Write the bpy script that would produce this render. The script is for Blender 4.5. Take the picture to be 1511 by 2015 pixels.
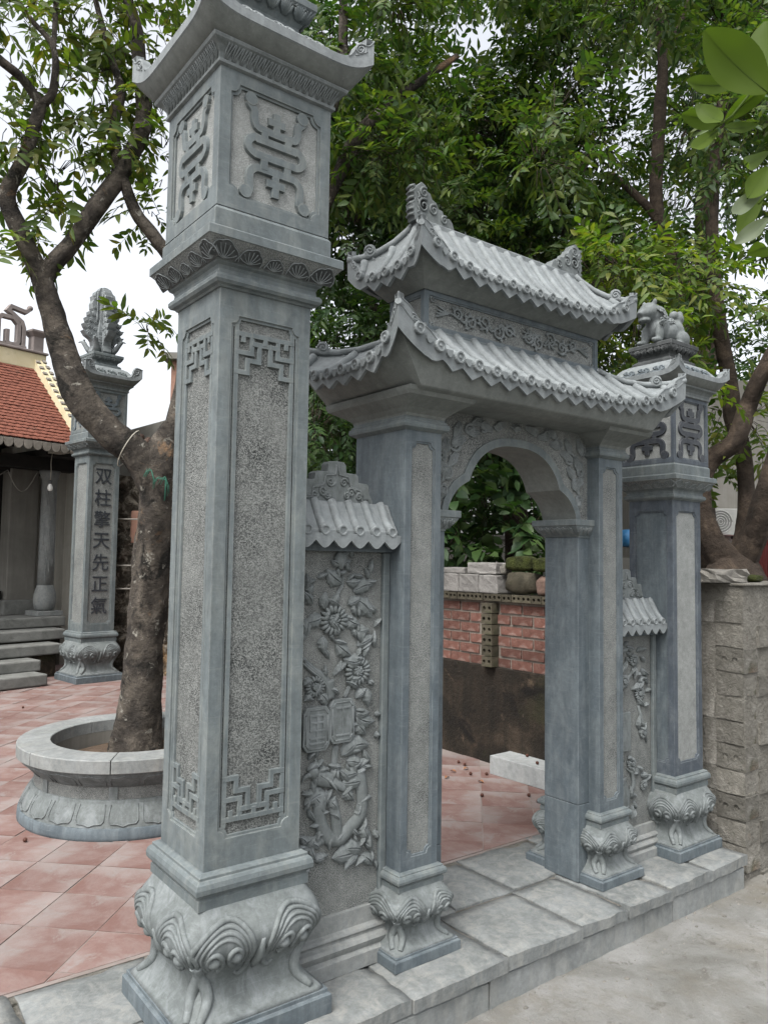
import bpy, bmesh, math, random
import numpy as np
from mathutils import Vector, Matrix
from mathutils.geometry import tessellate_polygon

random.seed(7); RNG = np.random.default_rng(7)
PI = math.pi
for o in list(bpy.data.objects): bpy.data.objects.remove(o)
scene = bpy.context.scene
COL = scene.collection

# ------------------------------------------------------------------ camera
YAW, PITCH, ROLL = math.radians(52.574), math.radians(3.629), math.radians(0.9)
fw = Vector((math.cos(PITCH)*math.cos(YAW), math.cos(PITCH)*math.sin(YAW), math.sin(PITCH)))
rt = fw.cross(Vector((0, 0, 1))).normalized(); up = rt.cross(fw)
r2 = rt*math.cos(ROLL) + up*math.sin(ROLL); u2 = -rt*math.sin(ROLL) + up*math.cos(ROLL)
cam = bpy.data.cameras.new('camera'); camo = bpy.data.objects.new('camera', cam); COL.objects.link(camo)
CAM = Vector((-1.196, -2.378, 1.45))
camo.matrix_world = Matrix(((r2.x, u2.x, -fw.x, CAM.x), (r2.y, u2.y, -fw.y, CAM.y), (r2.z, u2.z, -fw.z, CAM.z), (0, 0, 0, 1)))
cam.sensor_fit = 'VERTICAL'; cam.sensor_height = 24.0; cam.lens = 24.0*1514.8/2015.0
cam.clip_start = 0.05; cam.clip_end = 500
scene.camera = camo

# ------------------------------------------------------------------ world and sun (overcast)
world = bpy.data.worlds.new('World'); scene.world = world; world.use_nodes = True
wn = world.node_tree.nodes; wl = world.node_tree.links
for n in list(wn): wn.remove(n)
sky = wn.new('ShaderNodeTexSky'); sky.sky_type = 'NISHITA'; sky.sun_disc = False
SUN_EL, SUN_AZ = math.radians(58), math.radians(205)      # azimuth measured from +X, counter-clockwise
sky.sun_elevation = SUN_EL; sky.sun_rotation = PI/2 - SUN_AZ
sky.air_density = 1.0; sky.dust_density = 6.0; sky.ozone_density = 1.0; sky.altitude = 0
hsv = wn.new('ShaderNodeHueSaturation'); hsv.inputs['Saturation'].default_value = 0.22
bg = wn.new('ShaderNodeBackground'); bg.inputs['Strength'].default_value = 0.15
wo = wn.new('ShaderNodeOutputWorld')
wl.new(sky.outputs[0], hsv.inputs['Color']); wl.new(hsv.outputs[0], bg.inputs['Color']); wl.new(bg.outputs[0], wo.inputs[0])
sl = bpy.data.lights.new('sun', 'SUN'); sl.energy = 0.75; sl.angle = math.radians(15); sl.color = (1.0, 0.97, 0.93)
so = bpy.data.objects.new('sun', sl); COL.objects.link(so)
sdir = Vector((math.cos(SUN_EL)*math.cos(SUN_AZ), math.cos(SUN_EL)*math.sin(SUN_AZ), math.sin(SUN_EL)))
so.rotation_euler = sdir.to_track_quat('Z', 'Y').to_euler(); so.location = (0, 0, 12)

scene.render.engine = 'CYCLES'
scene.view_settings.view_transform = 'Standard'; scene.view_settings.look = 'None'
scene.view_settings.gamma = 1.0; scene.view_settings.use_curve_mapping = False
scene.view_settings.exposure = 1.42

# ------------------------------------------------------------------ mesh builder
def empty_bm(): return MB()
class MB:
    def __init__(s, crisp=False): s.v = []; s.f = []; s.sm = []; s.crisp = crisp
    def add(s, vs, fs, M=None, smooth=False):
        b = len(s.v)
        if M is not None: s.v += [tuple(M @ Vector(p)) for p in vs]
        else: s.v += [tuple(p) for p in vs]
        s.f += [tuple(i+b for i in f) for f in fs]; s.sm += [smooth and not s.crisp]*len(fs)
        return s
    def box(s, x0, x1, y0, y1, z0, z1, M=None):
        vs = [(x0,y0,z0),(x1,y0,z0),(x1,y1,z0),(x0,y1,z0),(x0,y0,z1),(x1,y0,z1),(x1,y1,z1),(x0,y1,z1)]
        return s.add(vs, [(0,3,2,1),(4,5,6,7),(0,1,5,4),(1,2,6,5),(2,3,7,6),(3,0,4,7)], M)
    def rings(s, rings, M=None, smooth=False, cap0=True, cap1=True, closed=True):
        n = len(rings[0]); vs = [p for r in rings for p in r]; fs = []
        for i in range(len(rings)-1):
            for j in range(n if closed else n-1):
                k = (j+1) % n
                fs.append((i*n+j, i*n+k, (i+1)*n+k, (i+1)*n+j))
        b = len(s.v); s.add(vs, fs, M, smooth)
        if cap0: s.f.append(tuple(b+j for j in reversed(range(n)))); s.sm.append(False)
        if cap1: s.f.append(tuple(b+(len(rings)-1)*n+j for j in range(n))); s.sm.append(False)
        return s
    def loft(s, levels, M=None, smooth=False):
        """levels: (hx, hy, z) rectangles"""
        return s.rings([[(-a,-b,z),(a,-b,z),(a,b,z),(-a,b,z)] for a, b, z in levels], M, smooth)
    def lathe(s, prof, n=24, M=None, smooth=True, cap0=True, cap1=True):
        return s.rings([[(r*math.cos(2*PI*k/n), r*math.sin(2*PI*k/n), z) for k in range(n)] for r, z in prof], M, smooth, cap0, cap1)
    def prism(s, outer, w0, w1, M=None, holes=(), outwall=True, back=True):
        loops = [list(outer)] + [list(h) for h in holes]
        flat = [p for l in loops for p in l]
        tris = tessellate_polygon([[Vector((p[0], p[1], 0)) for p in l] for l in loops])
        n = len(flat); vs = [(p[0], p[1], w1) for p in flat] + [(p[0], p[1], w0) for p in flat]; fs = []
        for t in tris:
            a, b, c = [flat[i] for i in t]
            ar = (b[0]-a[0])*(c[1]-a[1]) - (b[1]-a[1])*(c[0]-a[0])
            t = tuple(t) if ar > 0 else tuple(reversed(t))
            fs.append(t)
            if back: fs.append(tuple(i+n for i in reversed(t)))
        o = 0
        for li, l in enumerate(loops):
            m = len(l); area = sum(l[i][0]*l[(i+1)%m][1]-l[(i+1)%m][0]*l[i][1] for i in range(m))
            if li > 0 or outwall:
                ccw = area > 0
                if li > 0: ccw = not ccw
                for i in range(m):
                    j = (i+1) % m
                    q = (o+i+n, o+j+n, o+j, o+i)
                    fs.append(q if ccw else tuple(reversed(q)))
            o += m
        return s.add(vs, fs, M)
    def tube(s, pts, rad, n=8, flat=None, M=None, caps=True):
        """pts list of 3D; rad scalar or list; flat=(axis, factor) squashes along a world axis"""
        P = [Vector(p) for p in pts]; m = len(P)
        R = rad if isinstance(rad, (list, tuple)) else [rad]*m
        rings = []; N = None
        for i in range(m):
            t = (P[min(i+1, m-1)]-P[max(i-1, 0)])
            if t.length < 1e-9: t = Vector((0, 0, 1))
            t.normalize()
            if N is None:
                N = t.orthogonal().normalized()
            else:
                N = (N - t*N.dot(t))
                N = N.normalized() if N.length > 1e-6 else t.orthogonal().normalized()
            B = t.cross(N); ring = []
            for k in range(n):
                a = 2*PI*k/n; d = (N*math.cos(a)+B*math.sin(a))*R[i]
                if flat is not None: d = d - flat[0]*d.dot(flat[0])*(1-flat[1])
                ring.append(tuple(P[i]+d))
            rings.append(ring)
        return s.rings(rings, M, True, caps, caps)
    def ellipsoid(s, c, r, M=None, nu=12, nv=8, rot=None):
        rings = []
        for j in range(1, nv):
            ph = PI*j/nv - PI/2; ring = []
            for k in range(nu):
                a = 2*PI*k/nu
                p = Vector((r[0]*math.cos(ph)*math.cos(a), r[1]*math.cos(ph)*math.sin(a), r[2]*math.sin(ph)))
                if rot is not None: p = rot @ p
                ring.append(tuple(p+Vector(c)))
            rings.append(ring)
        return s.rings(rings, M, True)
    def stroke(s, pts, w, h0, h1, M=None, taper=0.8):
        """raised ribbon in the uv plane; pts 2-D"""
        P = [Vector((p[0], p[1])) for p in pts]; m = len(P); L = []
        for i in range(m):
            ta = (P[i]-P[i-1]).normalized() if i > 0 else None
            tb = (P[i+1]-P[i]).normalized() if i < m-1 else None
            ta = ta or tb; tb = tb or ta
            na = Vector((-ta.y, ta.x)); nb = Vector((-tb.y, tb.x)); q = (na+nb)
            q = q.normalized() if q.length > 1e-6 else na
            L.append((P[i], q/max(0.5, q.dot(na))))
        rings = []
        for p, q in L:
            a = p+q*w/2; b = p-q*w/2; c = p+q*w*taper/2; d = p-q*w*taper/2
            rings.append([(b.x,b.y,h0),(d.x,d.y,h1),(c.x,c.y,h1),(a.x,a.y,h0)])
        return s.rings(rings, M, False)
    def mesh(s, name, mat, weld=0):
        me = bpy.data.meshes.new(name)
        me.from_pydata(s.v, [], s.f); me.validate()
        if len(me.polygons) == len(s.sm): me.polygons.foreach_set('use_smooth', s.sm)
        if weld:
            bm = bmesh.new(); bm.from_mesh(me); bmesh.ops.remove_doubles(bm, verts=bm.verts, dist=weld)
            bmesh.ops.recalc_face_normals(bm, faces=bm.faces); bm.to_mesh(me); bm.free()
        if mat: me.materials.append(mat)
        return me
    def build(s, name, mat, parent=None, bevel=0, weld=0, loc=None, rot=None):
        o = bpy.data.objects.new(name, s.mesh(name, mat, weld)); COL.objects.link(o)
        if parent is not None: o.parent = parent
        if loc is not None: o.location = loc
        if rot is not None: o.rotation_euler = rot
        if bevel:
            md = o.modifiers.new('bevel', 'BEVEL'); md.width = bevel; md.segments = 2; md.limit_method = 'ANGLE'; md.angle_limit = math.radians(50)
        return o

def spl(pts, sub=6):
    """Catmull-Rom through points of any dimension"""
    P = [tuple(p) for p in pts]; out = []
    for i in range(len(P)-1):
        a, b, c, d = P[max(0, i-1)], P[i], P[i+1], P[min(len(P)-1, i+2)]
        for s_ in range(sub):
            t = s_/sub
            out.append(tuple(.5*(2*q1+(-q0+q2)*t+(2*q0-5*q1+4*q2-q3)*t*t+(-q0+3*q1-3*q2+q3)*t**3) for q0, q1, q2, q3 in zip(a, b, c, d)))
    out.append(P[-1]); return out
def frame(o, u, v):
    u = Vector(u); v = Vector(v); w = u.cross(v)
    return Matrix(((u.x, v.x, w.x, o[0]), (u.y, v.y, w.y, o[1]), (u.z, v.z, w.z, o[2]), (0, 0, 0, 1)))
def tag(o, label=None, cat=None, group=None, kind=None):
    if label: o['label'] = label
    if cat: o['category'] = cat
    if group: o['group'] = group
    if kind: o['kind'] = kind
    return o
def thing(name, label, cat, loc=(0,0,0), rz=0, scale=1, group=None):
    o = bpy.data.objects.new(name, None); COL.objects.link(o); o.empty_display_size = .1
    o.location = loc; o.rotation_euler = (0, 0, rz); o.scale = (scale,)*3
    return tag(o, label, cat, group)
def inst(me, name, parent=None, loc=(0,0,0), rot=(0,0,0), scale=None):
    o = bpy.data.objects.new(name, me); COL.objects.link(o)
    if parent is not None: o.parent = parent
    o.location = loc; o.rotation_euler = rot
    if scale is not None: o.scale = scale
    return o
def dup(o, parent=None, rot=None, loc=None):
    c = o.copy(); COL.objects.link(c)
    if parent is not None: c.parent = parent
    if rot is not None: c.rotation_euler = rot
    if loc is not None: c.location = loc
    return c
def dup_tree(o, parent):
    c = dup(o, parent)
    for ch in list(o.children): dup_tree(ch, c)
    return c

# ------------------------------------------------------------------ materials
def new_mat(name):
    m = bpy.data.materials.new(name); m.use_nodes = True
    nt = m.node_tree
    for n in list(nt.nodes): nt.nodes.remove(n)
    out = nt.nodes.new('ShaderNodeOutputMaterial'); b = nt.nodes.new('ShaderNodeBsdfPrincipled')
    nt.links.new(b.outputs[0], out.inputs[0])
    return m, nt, b, out
class NT:
    def __init__(s, nt): s.nt = nt
    def n(s, t, **k):
        x = s.nt.nodes.new(t)
        for a, v in k.items():
            setattr(x, a, v)
        return x
    def l(s, a, b): s.nt.links.new(a, b)
    def coord(s, kind='Object', scale=None):
        c = s.n('ShaderNodeTexCoord')
        if scale is None: return c.outputs[kind]
        mp = s.n('ShaderNodeMapping'); mp.inputs['Scale'].default_value = scale
        s.l(c.outputs[kind], mp.inputs[0]); return mp.outputs[0]
    def noise(s, co, scale, detail=4, rough=.55, dist=0):
        x = s.n('ShaderNodeTexNoise'); x.inputs['Scale'].default_value = scale; x.inputs['Detail'].default_value = detail
        x.inputs['Roughness'].default_value = rough; x.inputs['Distortion'].default_value = dist
        s.l(co, x.inputs['Vector']); return x.outputs['Fac']
    def ramp(s, fac, stops):
        x = s.n('ShaderNodeValToRGB'); cr = x.color_ramp
        while len(cr.elements) < len(stops): cr.elements.new(.5)
        for e, (p, c) in zip(cr.elements, stops):
            e.position = p; e.color = (c[0], c[1], c[2], 1) if not isinstance(c, (int, float)) else (c, c, c, 1)
        s.l(fac, x.inputs[0]); return x.outputs[0]
    def mix(s, fac, a, b, bt='MIX'):
        x = s.n('ShaderNodeMix', data_type='RGBA', blend_type=bt)
        for i, v in ((0, fac), (6, a), (7, b)):
            if isinstance(v, (int, float)): x.inputs[i].default_value = v if i == 0 else (v, v, v, 1)
            elif isinstance(v, tuple): x.inputs[i].default_value = (v[0], v[1], v[2], 1)
            else: s.l(v, x.inputs[i])
        return x.outputs[2]
    def bump(s, h, strength, dist, prev=None):
        x = s.n('ShaderNodeBump'); x.inputs['Strength'].default_value = strength; x.inputs['Distance'].default_value = dist
        s.l(h, x.inputs['Height'])
        if prev is not None: s.l(prev, x.inputs['Normal'])
        return x.outputs[0]

def stone(name, dark, light, dust=(.40,.43,.45), dustamt=.5, rough=.75, chisel=0, chis_dark=(.07,.08,.085), scale=1.0, streak=0.0, bumpd=.002, warm=0, edge=0.5, chs=300):
    m, nt, b, out = new_mat(name); k = NT(nt); co = k.coord()
    c = k.ramp(k.noise(co, 3.2*scale, 7, .62, .4), [(.18, dark), (.82, light)])
    mott = k.ramp(k.noise(co, 28*scale, 6, .7), [(.35, .80), (.65, 1.18)])
    c = k.mix(.75, c, mott, 'MULTIPLY')
    gr = k.ramp(k.noise(co, 1.7*scale, 6, .68, 1.5), [(.34, .80), (.58, 1.0)])
    c = k.mix(.85, c, gr, 'MULTIPLY')
    vn = k.ramp(k.noise(k.coord('Object', (1.0, 1.3, 2.2)), 4.5*scale, 5, .6, 3.0), [(.485, 1.0), (.50, 1.35), (.515, 1.0)])
    c = k.mix(.55, c, vn, 'MULTIPLY')
    d = k.ramp(k.noise(k.coord('Object', (1.7, 1.7, .62)), 6.5*scale, 9, .74, .7), [(.46, 0), (.76, 1)])
    c = k.mix(k.mix(1.0, d, dustamt, 'MULTIPLY'), c, dust)
    if streak:
        st = k.ramp(k.noise(k.coord('Object', (30, 30, 1.2)), 1.0, 5, .6), [(.42, 0), (.62, 1)])
        c = k.mix(k.mix(1.0, st, streak, 'MULTIPLY'), c, tuple(x*.55 for x in dark))
    # fine scratches left by the grinder
    sc = k.ramp(k.noise(k.coord('Object', (9, 9, 140)), 1.0, 3, .6), [(.60, 0), (.72, 1)])
    c = k.mix(k.mix(1.0, sc, .16, 'MULTIPLY'), c, dust)
    nrm = k.bump(k.noise(co, 45*scale, 6, .65), .35, bumpd)
    if chisel:
        h = k.noise(co, chs*scale, 2, .55, .6)
        sp = k.ramp(h, [(.44, 1), (.55, 0)])
        big = k.ramp(k.noise(co, 6, 3, .6), [(.3, .35), (.7, 1)])
        c = k.mix(k.mix(1.0, k.mix(1.0, sp, big, 'MULTIPLY'), chisel, 'MULTIPLY'), c, chis_dark)
        nrm = k.bump(h, .8, .006, nrm)
    if edge:
        # chalky wear along worn arrises
        ge = k.n('ShaderNodeNewGeometry'); bv = k.n('ShaderNodeBevel'); bv.samples = 4; bv.inputs['Radius'].default_value = .006
        dp = k.n('ShaderNodeVectorMath', operation='DOT_PRODUCT'); k.l(ge.outputs['Normal'], dp.inputs[0]); k.l(bv.outputs[0], dp.inputs[1])
        em = k.ramp(dp.outputs['Value'], [(.80, 1), (.985, 0)])
        em = k.mix(1.0, em, k.ramp(k.noise(co, 22, 5, .7), [(.35, 0), (.6, 1)]), 'MULTIPLY')
        c = k.mix(k.mix(1.0, em, edge, 'MULTIPLY'), c, dust)
    k.l(c, b.inputs['Base Color']); k.l(nrm, b.inputs['Normal'])
    b.inputs['Roughness'].default_value = rough
    b.inputs['Specular IOR Level'].default_value = .35
    return m

MAT = {}
MAT['stone'] = stone('grey_stone', (0.0729,0.0890,0.0941), (0.1285,0.1487,0.1522), dust=(0.2409,0.2531,0.2315), dustamt=.45, streak=.24)
MAT['stone_blue'] = stone('blue_grey_stone', (0.0497,0.0657,0.0777), (0.1011,0.1210,0.1310), dust=(0.2056,0.2290,0.2331), dustamt=.42, streak=.28)
MAT['chisel'] = stone('chiselled_stone', (0.1702,0.1804,0.1730), (0.2410,0.2530,0.2429), dust=(0.2944,0.3023,0.2898), dustamt=.4, chisel=.95, chis_dark=(0.0276,0.0316,0.0322), edge=0)
MAT['chisel_dark'] = stone('coarse_chiselled_stone', (0.1330,0.1406,0.1344), (0.1925,0.2016,0.1932), dust=(0.2310,0.2379,0.2275), dustamt=.25, chisel=1.0, chis_dark=(0.0098,0.0121,0.0126), edge=0, chs=225)
MAT['chisel_pale'] = stone('pale_chiselled_stone', (0.2150,0.2279,0.2210), (0.2924,0.3062,0.2967), dust=(0.3268,0.3393,0.3268), dustamt=.4, chisel=.55, chis_dark=(0.0490,0.0523,0.0503), edge=0)
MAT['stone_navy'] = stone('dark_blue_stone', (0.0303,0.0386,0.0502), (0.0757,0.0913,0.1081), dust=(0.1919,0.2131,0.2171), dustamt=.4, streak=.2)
MAT['carved'] = stone('carved_stone', (0.0754,0.0865,0.0868), (0.1327,0.1470,0.1441), dust=(0.2525,0.2757,0.2854), dustamt=.55, edge=.6, scale=1.6)
MAT['carved_dark'] = stone('dark_carved_stone', (0.0171,0.0204,0.0215), (0.0475,0.0518,0.0516), dust=(.20,.21,.21), dustamt=.25, edge=.8)
MAT['roof'] = stone('pale_roof_stone', (0.1082,0.1215,0.1255), (0.1848,0.2037,0.2074), dust=(0.2705,0.2897,0.2930), dustamt=.55, edge=.45, streak=.10)
MAT['soffit'] = stone('soffit_stone', (0.0893,0.0972,0.0916), (0.1409,0.1510,0.1418), dust=(0.2066,0.2171,0.2020), dustamt=.25, edge=.4)
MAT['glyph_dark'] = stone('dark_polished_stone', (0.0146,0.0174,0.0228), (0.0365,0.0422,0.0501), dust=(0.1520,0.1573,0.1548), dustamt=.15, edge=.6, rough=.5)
MAT['slab'] = stone('worn_paving_stone', (0.0779,0.0867,0.0860), (0.1835,0.1937,0.1914), dust=(0.2422,0.2422,0.2227), dustamt=.8, edge=.4, bumpd=.010, scale=1.3, rough=.85)
MAT['kerb'] = stone('kerb_stone', (0.1193,0.1291,0.1248), (0.2093,0.2213,0.2213), dust=(0.2604,0.2604,0.2399), dustamt=.65, edge=.3, scale=1.2, bumpd=.006)
MAT['granite'] = stone('sawn_pale_stone', (.22,.235,.235), (.31,.325,.32), dust=(.38,.38,.37), dustamt=.4, edge=.5)

def rough_mat(name, stops, scale=4, bump=.6, bdist=.02, rough=.9, bscale=30, spots=None, mult=None, rnd=0.0, coord='Object', vert=None):
    m, nt, b, out = new_mat(name); k = NT(nt); co = k.coord(coord)
    c = k.ramp(k.noise(co, scale, 8, .65, .6), stops)
    if vert:
        st = k.ramp(k.noise(k.coord(coord, (14, 14, 1.0)), 1.0, 6, .65), [(.40, 0), (.66, 1)])
        c = k.mix(k.mix(1.0, st, vert[0], 'MULTIPLY'), c, vert[1])
    if spots:
        for (sc, lo, hi, col) in spots:
            f = k.ramp(k.noise(co, sc, 6, .7, .5), [(lo, 0), (hi, 1)]); c = k.mix(f, c, col)
    if rnd:
        oi = k.n('ShaderNodeObjectInfo'); c = k.mix(1.0, c, k.ramp(oi.outputs['Random'], [(0, 1-rnd), (1, 1+rnd)]), 'MULTIPLY')
    k.l(c, b.inputs['Base Color'])
    k.l(k.bump(k.noise(co, bscale, 8, .7), bump, bdist), b.inputs['Normal'])
    b.inputs['Roughness'].default_value = rough; b.inputs['Specular IOR Level'].default_value = .25
    return m
MAT['street'] = rough_mat('street_concrete', [(.3,(0.0966,0.0948,0.0846)),(.5,(0.1518,0.1518,0.1426)),(.72,(0.2300,0.2318,0.2254))], 1.9, .7, .015, spots=[(1.1,.48,.68,(0.1150,0.1049,0.0846)),(4,.56,.70,(0.1886,0.1886,0.1822)),(9,.58,.70,(0.0846,0.0810,0.0699)),(60,.62,.72,(0.0782,0.0736,0.0644))])
MAT['tile'] = rough_mat('red_clay_tile', [(.28,(.112,.056,.046)),(.48,(.150,.098,.087)),(.75,(.195,.155,.146))], 3.0, .35, .008, .85, 60, spots=[(1.7,.44,.68,(.205,.182,.172)),(6,.53,.68,(.185,.167,.158)),(9,.64,.74,(.090,.068,.060)),(.7,.50,.68,(.185,.165,.155)),(1.2,.60,.72,(.145,.066,.048)),(26,.64,.72,(.10,.085,.078))], rnd=.10)
MAT['courtyard'] = rough_mat('courtyard_mortar', [(.3,(.125,.105,.094)),(.7,(.225,.195,.180))], 4, .3, .006)
MAT['courtyard_far'] = rough_mat('far_courtyard', [(.3,(.165,.105,.094)),(.7,(.24,.18,.168))], 2.5, .3, .006)
MAT['bark'] = rough_mat('tree_bark', [(.30,(.011,.010,.009)),(.47,(.042,.036,.030)),(.62,(.100,.086,.070)),(.75,(.175,.155,.130))], 5.5, 1.0, .03, .95, 30, spots=[(2.6,.60,.67,(.165,.105,.062)),(4.3,.54,.62,(.013,.012,.010)),(13,.60,.67,(.23,.22,.19)),(2.4,.60,.74,(.026,.026,.018)),(40,.62,.70,(.018,.016,.014))])
MAT['bark_dark'] = rough_mat('dark_bark', [(.30,(.016,.013,.010)),(.5,(.045,.034,.026)),(.72,(.10,.075,.055))], 6, 1.0, .03, .95, 26)
MAT['soil'] = rough_mat('soil', [(.3,(.05,.035,.025)),(.7,(.14,.10,.07))], 8, 1, .03)
MAT['brick'] = rough_mat('red_brick', [(.3,(.085,.040,.031)),(.7,(.165,.080,.062))], 9, .9, .008, .95, 50, spots=[(5,.56,.72,(.065,.045,.036)),(10,.52,.68,(.20,.155,.135)),(2.5,.60,.75,(.05,.035,.028))], rnd=.35)
MAT['mortar'] = rough_mat('brick_mortar', [(.3,(.12,.105,.088)),(.7,(.21,.185,.16))], 12, .8, .01)
MAT['mossy_plaster'] = rough_mat('mossy_dark_plaster', [(.3,(.008,.007,.006)),(.5,(.022,.017,.012)),(.70,(.062,.046,.032))], 3.4, .9, .02, vert=(.8,(.009,.008,.006)), spots=[(1.5,.56,.70,(.026,.026,.013)),(5,.60,.70,(.090,.066,.044)),(2.6,.58,.68,(.007,.006,.005)),(24,.64,.72,(.075,.062,.046))])
MAT['mossy_brick'] = rough_mat('mossy_hollow_brick', [(.3,(.030,.028,.019)),(.7,(.085,.074,.052))], 14, .8, .01, spots=[(5,.55,.7,(.036,.042,.018))], rnd=.25)
MAT['moss'] = rough_mat('moss_covered_stone', [(.3,(.016,.018,.008)),(.55,(.045,.055,.012)),(.7,(.075,.085,.022)),(.8,(.11,.10,.07))], 9, 1.2, .04, 1.0, 50, spots=[(4,.56,.70,(.030,.026,.018))])
MAT['block'] = rough_mat('concrete_block', [(.3,(.14,.135,.127)),(.7,(.235,.228,.216))], 6, .9, .012, .95, 40, spots=[(4,.56,.70,(.10,.09,.08)),(11,.62,.72,(.28,.275,.26))], rnd=.15)
MAT['rubble_block'] = rough_mat('weathered_block', [(.28,(.080,.076,.064)),(.5,(.150,.143,.124)),(.75,(.25,.24,.215))], 5, 1.0, .03, .95, 34, spots=[(1.6,.55,.68,(.165,.115,.085)),(2.1,.54,.68,(.042,.046,.024)),(18,.60,.70,(.050,.047,.040)),(6,.58,.68,(.27,.26,.235))], rnd=.28)
MAT['rubble_mortar'] = rough_mat('lumpy_mortar', [(.3,(.125,.118,.100)),(.7,(.245,.235,.208))], 9, 1.2, .03, .95, 40, spots=[(2.4,.58,.72,(.06,.062,.036))])
MAT['cream'] = rough_mat('cream_plaster', [(.3,(.42,.37,.23)),(.7,(.52,.47,.33))], 4, .2, .004, spots=[(3,.62,.78,(.28,.25,.18))])
MAT['white_wall'] = rough_mat('stained_white_wall', [(.3,(.27,.26,.225)),(.7,(.35,.34,.305))], 3, .2, .004, vert=(.5,(.21,.20,.165)), spots=[(3,.64,.80,(.17,.16,.125))])
MAT['pale_wall'] = rough_mat('pale_building_wall', [(.3,(.25,.24,.215)),(.7,(.34,.325,.295))], 2, .1, .004, vert=(.4,(.20,.19,.16)))
MAT['grey_wall'] = rough_mat('grey_render_wall', [(.3,(.115,.112,.10)),(.7,(.185,.18,.162))], 2, .2, .004, vert=(.4,(.09,.084,.072)))
MAT['roof_tile'] = rough_mat('red_roof_tile', [(.3,(0.0903,0.0311,0.0206)),(.7,(0.1892,0.0689,0.0447))], 16, .4, .005, .9, 60, spots=[(3,.60,.76,(0.0602,0.0336,0.0258))])
MAT['eave_tile'] = rough_mat('grey_eave_tile', [(.3,(.12,.11,.092)),(.7,(.22,.20,.175))], 10, .6, .006)
MAT['dark_room'] = rough_mat('timber_and_room_shade', [(.3,(.010,.010,.010)),(.7,(.022,.020,.018))], 6, .2, .003)  # timber taken near black: the shade inside the shrine is in the colour
MAT['old_wall'] = rough_mat('rockery_wall', [(.34,(.018,.016,.012)),(.50,(.075,.064,.050)),(.60,(.24,.215,.175)),(.75,(.30,.275,.24))], 9, 1.2, .05, .95, 30, spots=[(1.3,.58,.68,(.20,.135,.075))])
MAT['old_tile'] = rough_mat('old_mossy_tile', [(.3,(.075,.048,.037)),(.7,(.165,.11,.088))], 8, .8, .01, spots=[(5,.55,.7,(.13,.13,.10))])
MAT['step'] = rough_mat('stone_step', [(.3,(.085,.088,.082)),(.7,(.175,.178,.168))], 5, .5, .008, spots=[(4,.60,.76,(.048,.052,.045))])
MAT['rockgrey'] = rough_mat('loose_grey_stone', [(.3,(.10,.095,.085)),(.7,(.20,.19,.17))], 14, 1, .01, rnd=.2)
MAT['fruit'] = rough_mat('fallen_fruit_skin', [(.3,(.045,.018,.013)),(.7,(.10,.042,.028))], 40, .3, .002, .6)
MAT['dry_leaf'] = rough_mat('dry_leaf', [(.3,(.16,.07,.035)),(.7,(.28,.14,.07))], 40, .2, .002, .8)

def plain(name, col, rough=.5, metal=0):
    m, nt, b, out = new_mat(name); k = NT(nt); co = k.coord()
    c = k.mix(.35, col, k.ramp(k.noise(co, 20, 5, .6), [(.3, tuple(x*.7 for x in col)), (.7, tuple(min(1, x*1.15) for x in col))]))
    k.l(c, b.inputs['Base Color']); b.inputs['Roughness'].default_value = rough; b.inputs['Metallic'].default_value = metal
    return m
MAT['red_metal'] = plain('red_corrugated_metal', (.10,.018,.016), .6)
MAT['blue'] = plain('blue_plastic', (.06,.25,.52), .4)
MAT['pink'] = plain('pink_awning', (.58,.22,.25), .7)
MAT['ac_white'] = plain('white_painted_metal', (.40,.40,.375), .5)
MAT['ac_grey'] = plain('shaded_metal_mesh', (.22,.22,.21), .6)
MAT['ac_dark'] = plain('dark_grille', (.05,.05,.05), .6)
MAT['bulb'] = plain('white_lamp_plastic', (.80,.80,.76), .25)
MAT['cable'] = plain('grey_cable', (.16,.15,.13), .6)
MAT['green_string'] = plain('green_nylon_string', (.03,.15,.10), .6)
MAT['string'] = plain('pale_string', (.32,.30,.25), .7)
MAT['terracotta'] = plain('terracotta_render', (.22,.12,.085), .8)
MAT['concrete_orn'] = rough_mat('grey_cement_ornament', [(.3,(.15,.13,.122)),(.7,(.22,.195,.185))], 8, .3, .004)

def leaf_mat(name, cols, trans=.35, spec=.32):
    m, nt, b, out = new_mat(name); k = NT(nt)
    g = k.n('ShaderNodeNewGeometry')
    st = [(i/(len(cols)-1), c) for i, c in enumerate(cols)]
    c = k.ramp(g.outputs['Random Per Island'], st)
    co = k.coord()
    c = k.mix(.6, c, k.ramp(k.noise(co, 2.2, 3, .6), [(.3, (.55,.60,.55)), (.7, (1.35,1.30,1.1))]), 'MULTIPLY')
    k.l(c, b.inputs['Base Color']); b.inputs['Roughness'].default_value = .55; b.inputs['Specular IOR Level'].default_value = spec
    tr = k.n('ShaderNodeBsdfTranslucent'); k.l(k.mix(1.0, c, (1.5,1.7,.55), 'MULTIPLY'), tr.inputs[0])
    ms = k.n('ShaderNodeMixShader'); ms.inputs[0].default_value = trans
    k.l(b.outputs[0], ms.inputs[1]); k.l(tr.outputs[0], ms.inputs[2]); k.l(ms.outputs[0], out.inputs[0])
    return m
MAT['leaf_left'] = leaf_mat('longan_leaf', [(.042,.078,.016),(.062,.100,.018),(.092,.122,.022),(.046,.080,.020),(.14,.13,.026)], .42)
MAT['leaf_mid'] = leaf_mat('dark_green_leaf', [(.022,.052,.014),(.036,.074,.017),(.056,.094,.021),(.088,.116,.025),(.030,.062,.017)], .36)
MAT['leaf_far'] = leaf_mat('deep_green_leaf', [(.016,.042,.015),(.026,.060,.018),(.038,.075,.020),(.05,.085,.025)], .25)
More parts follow.
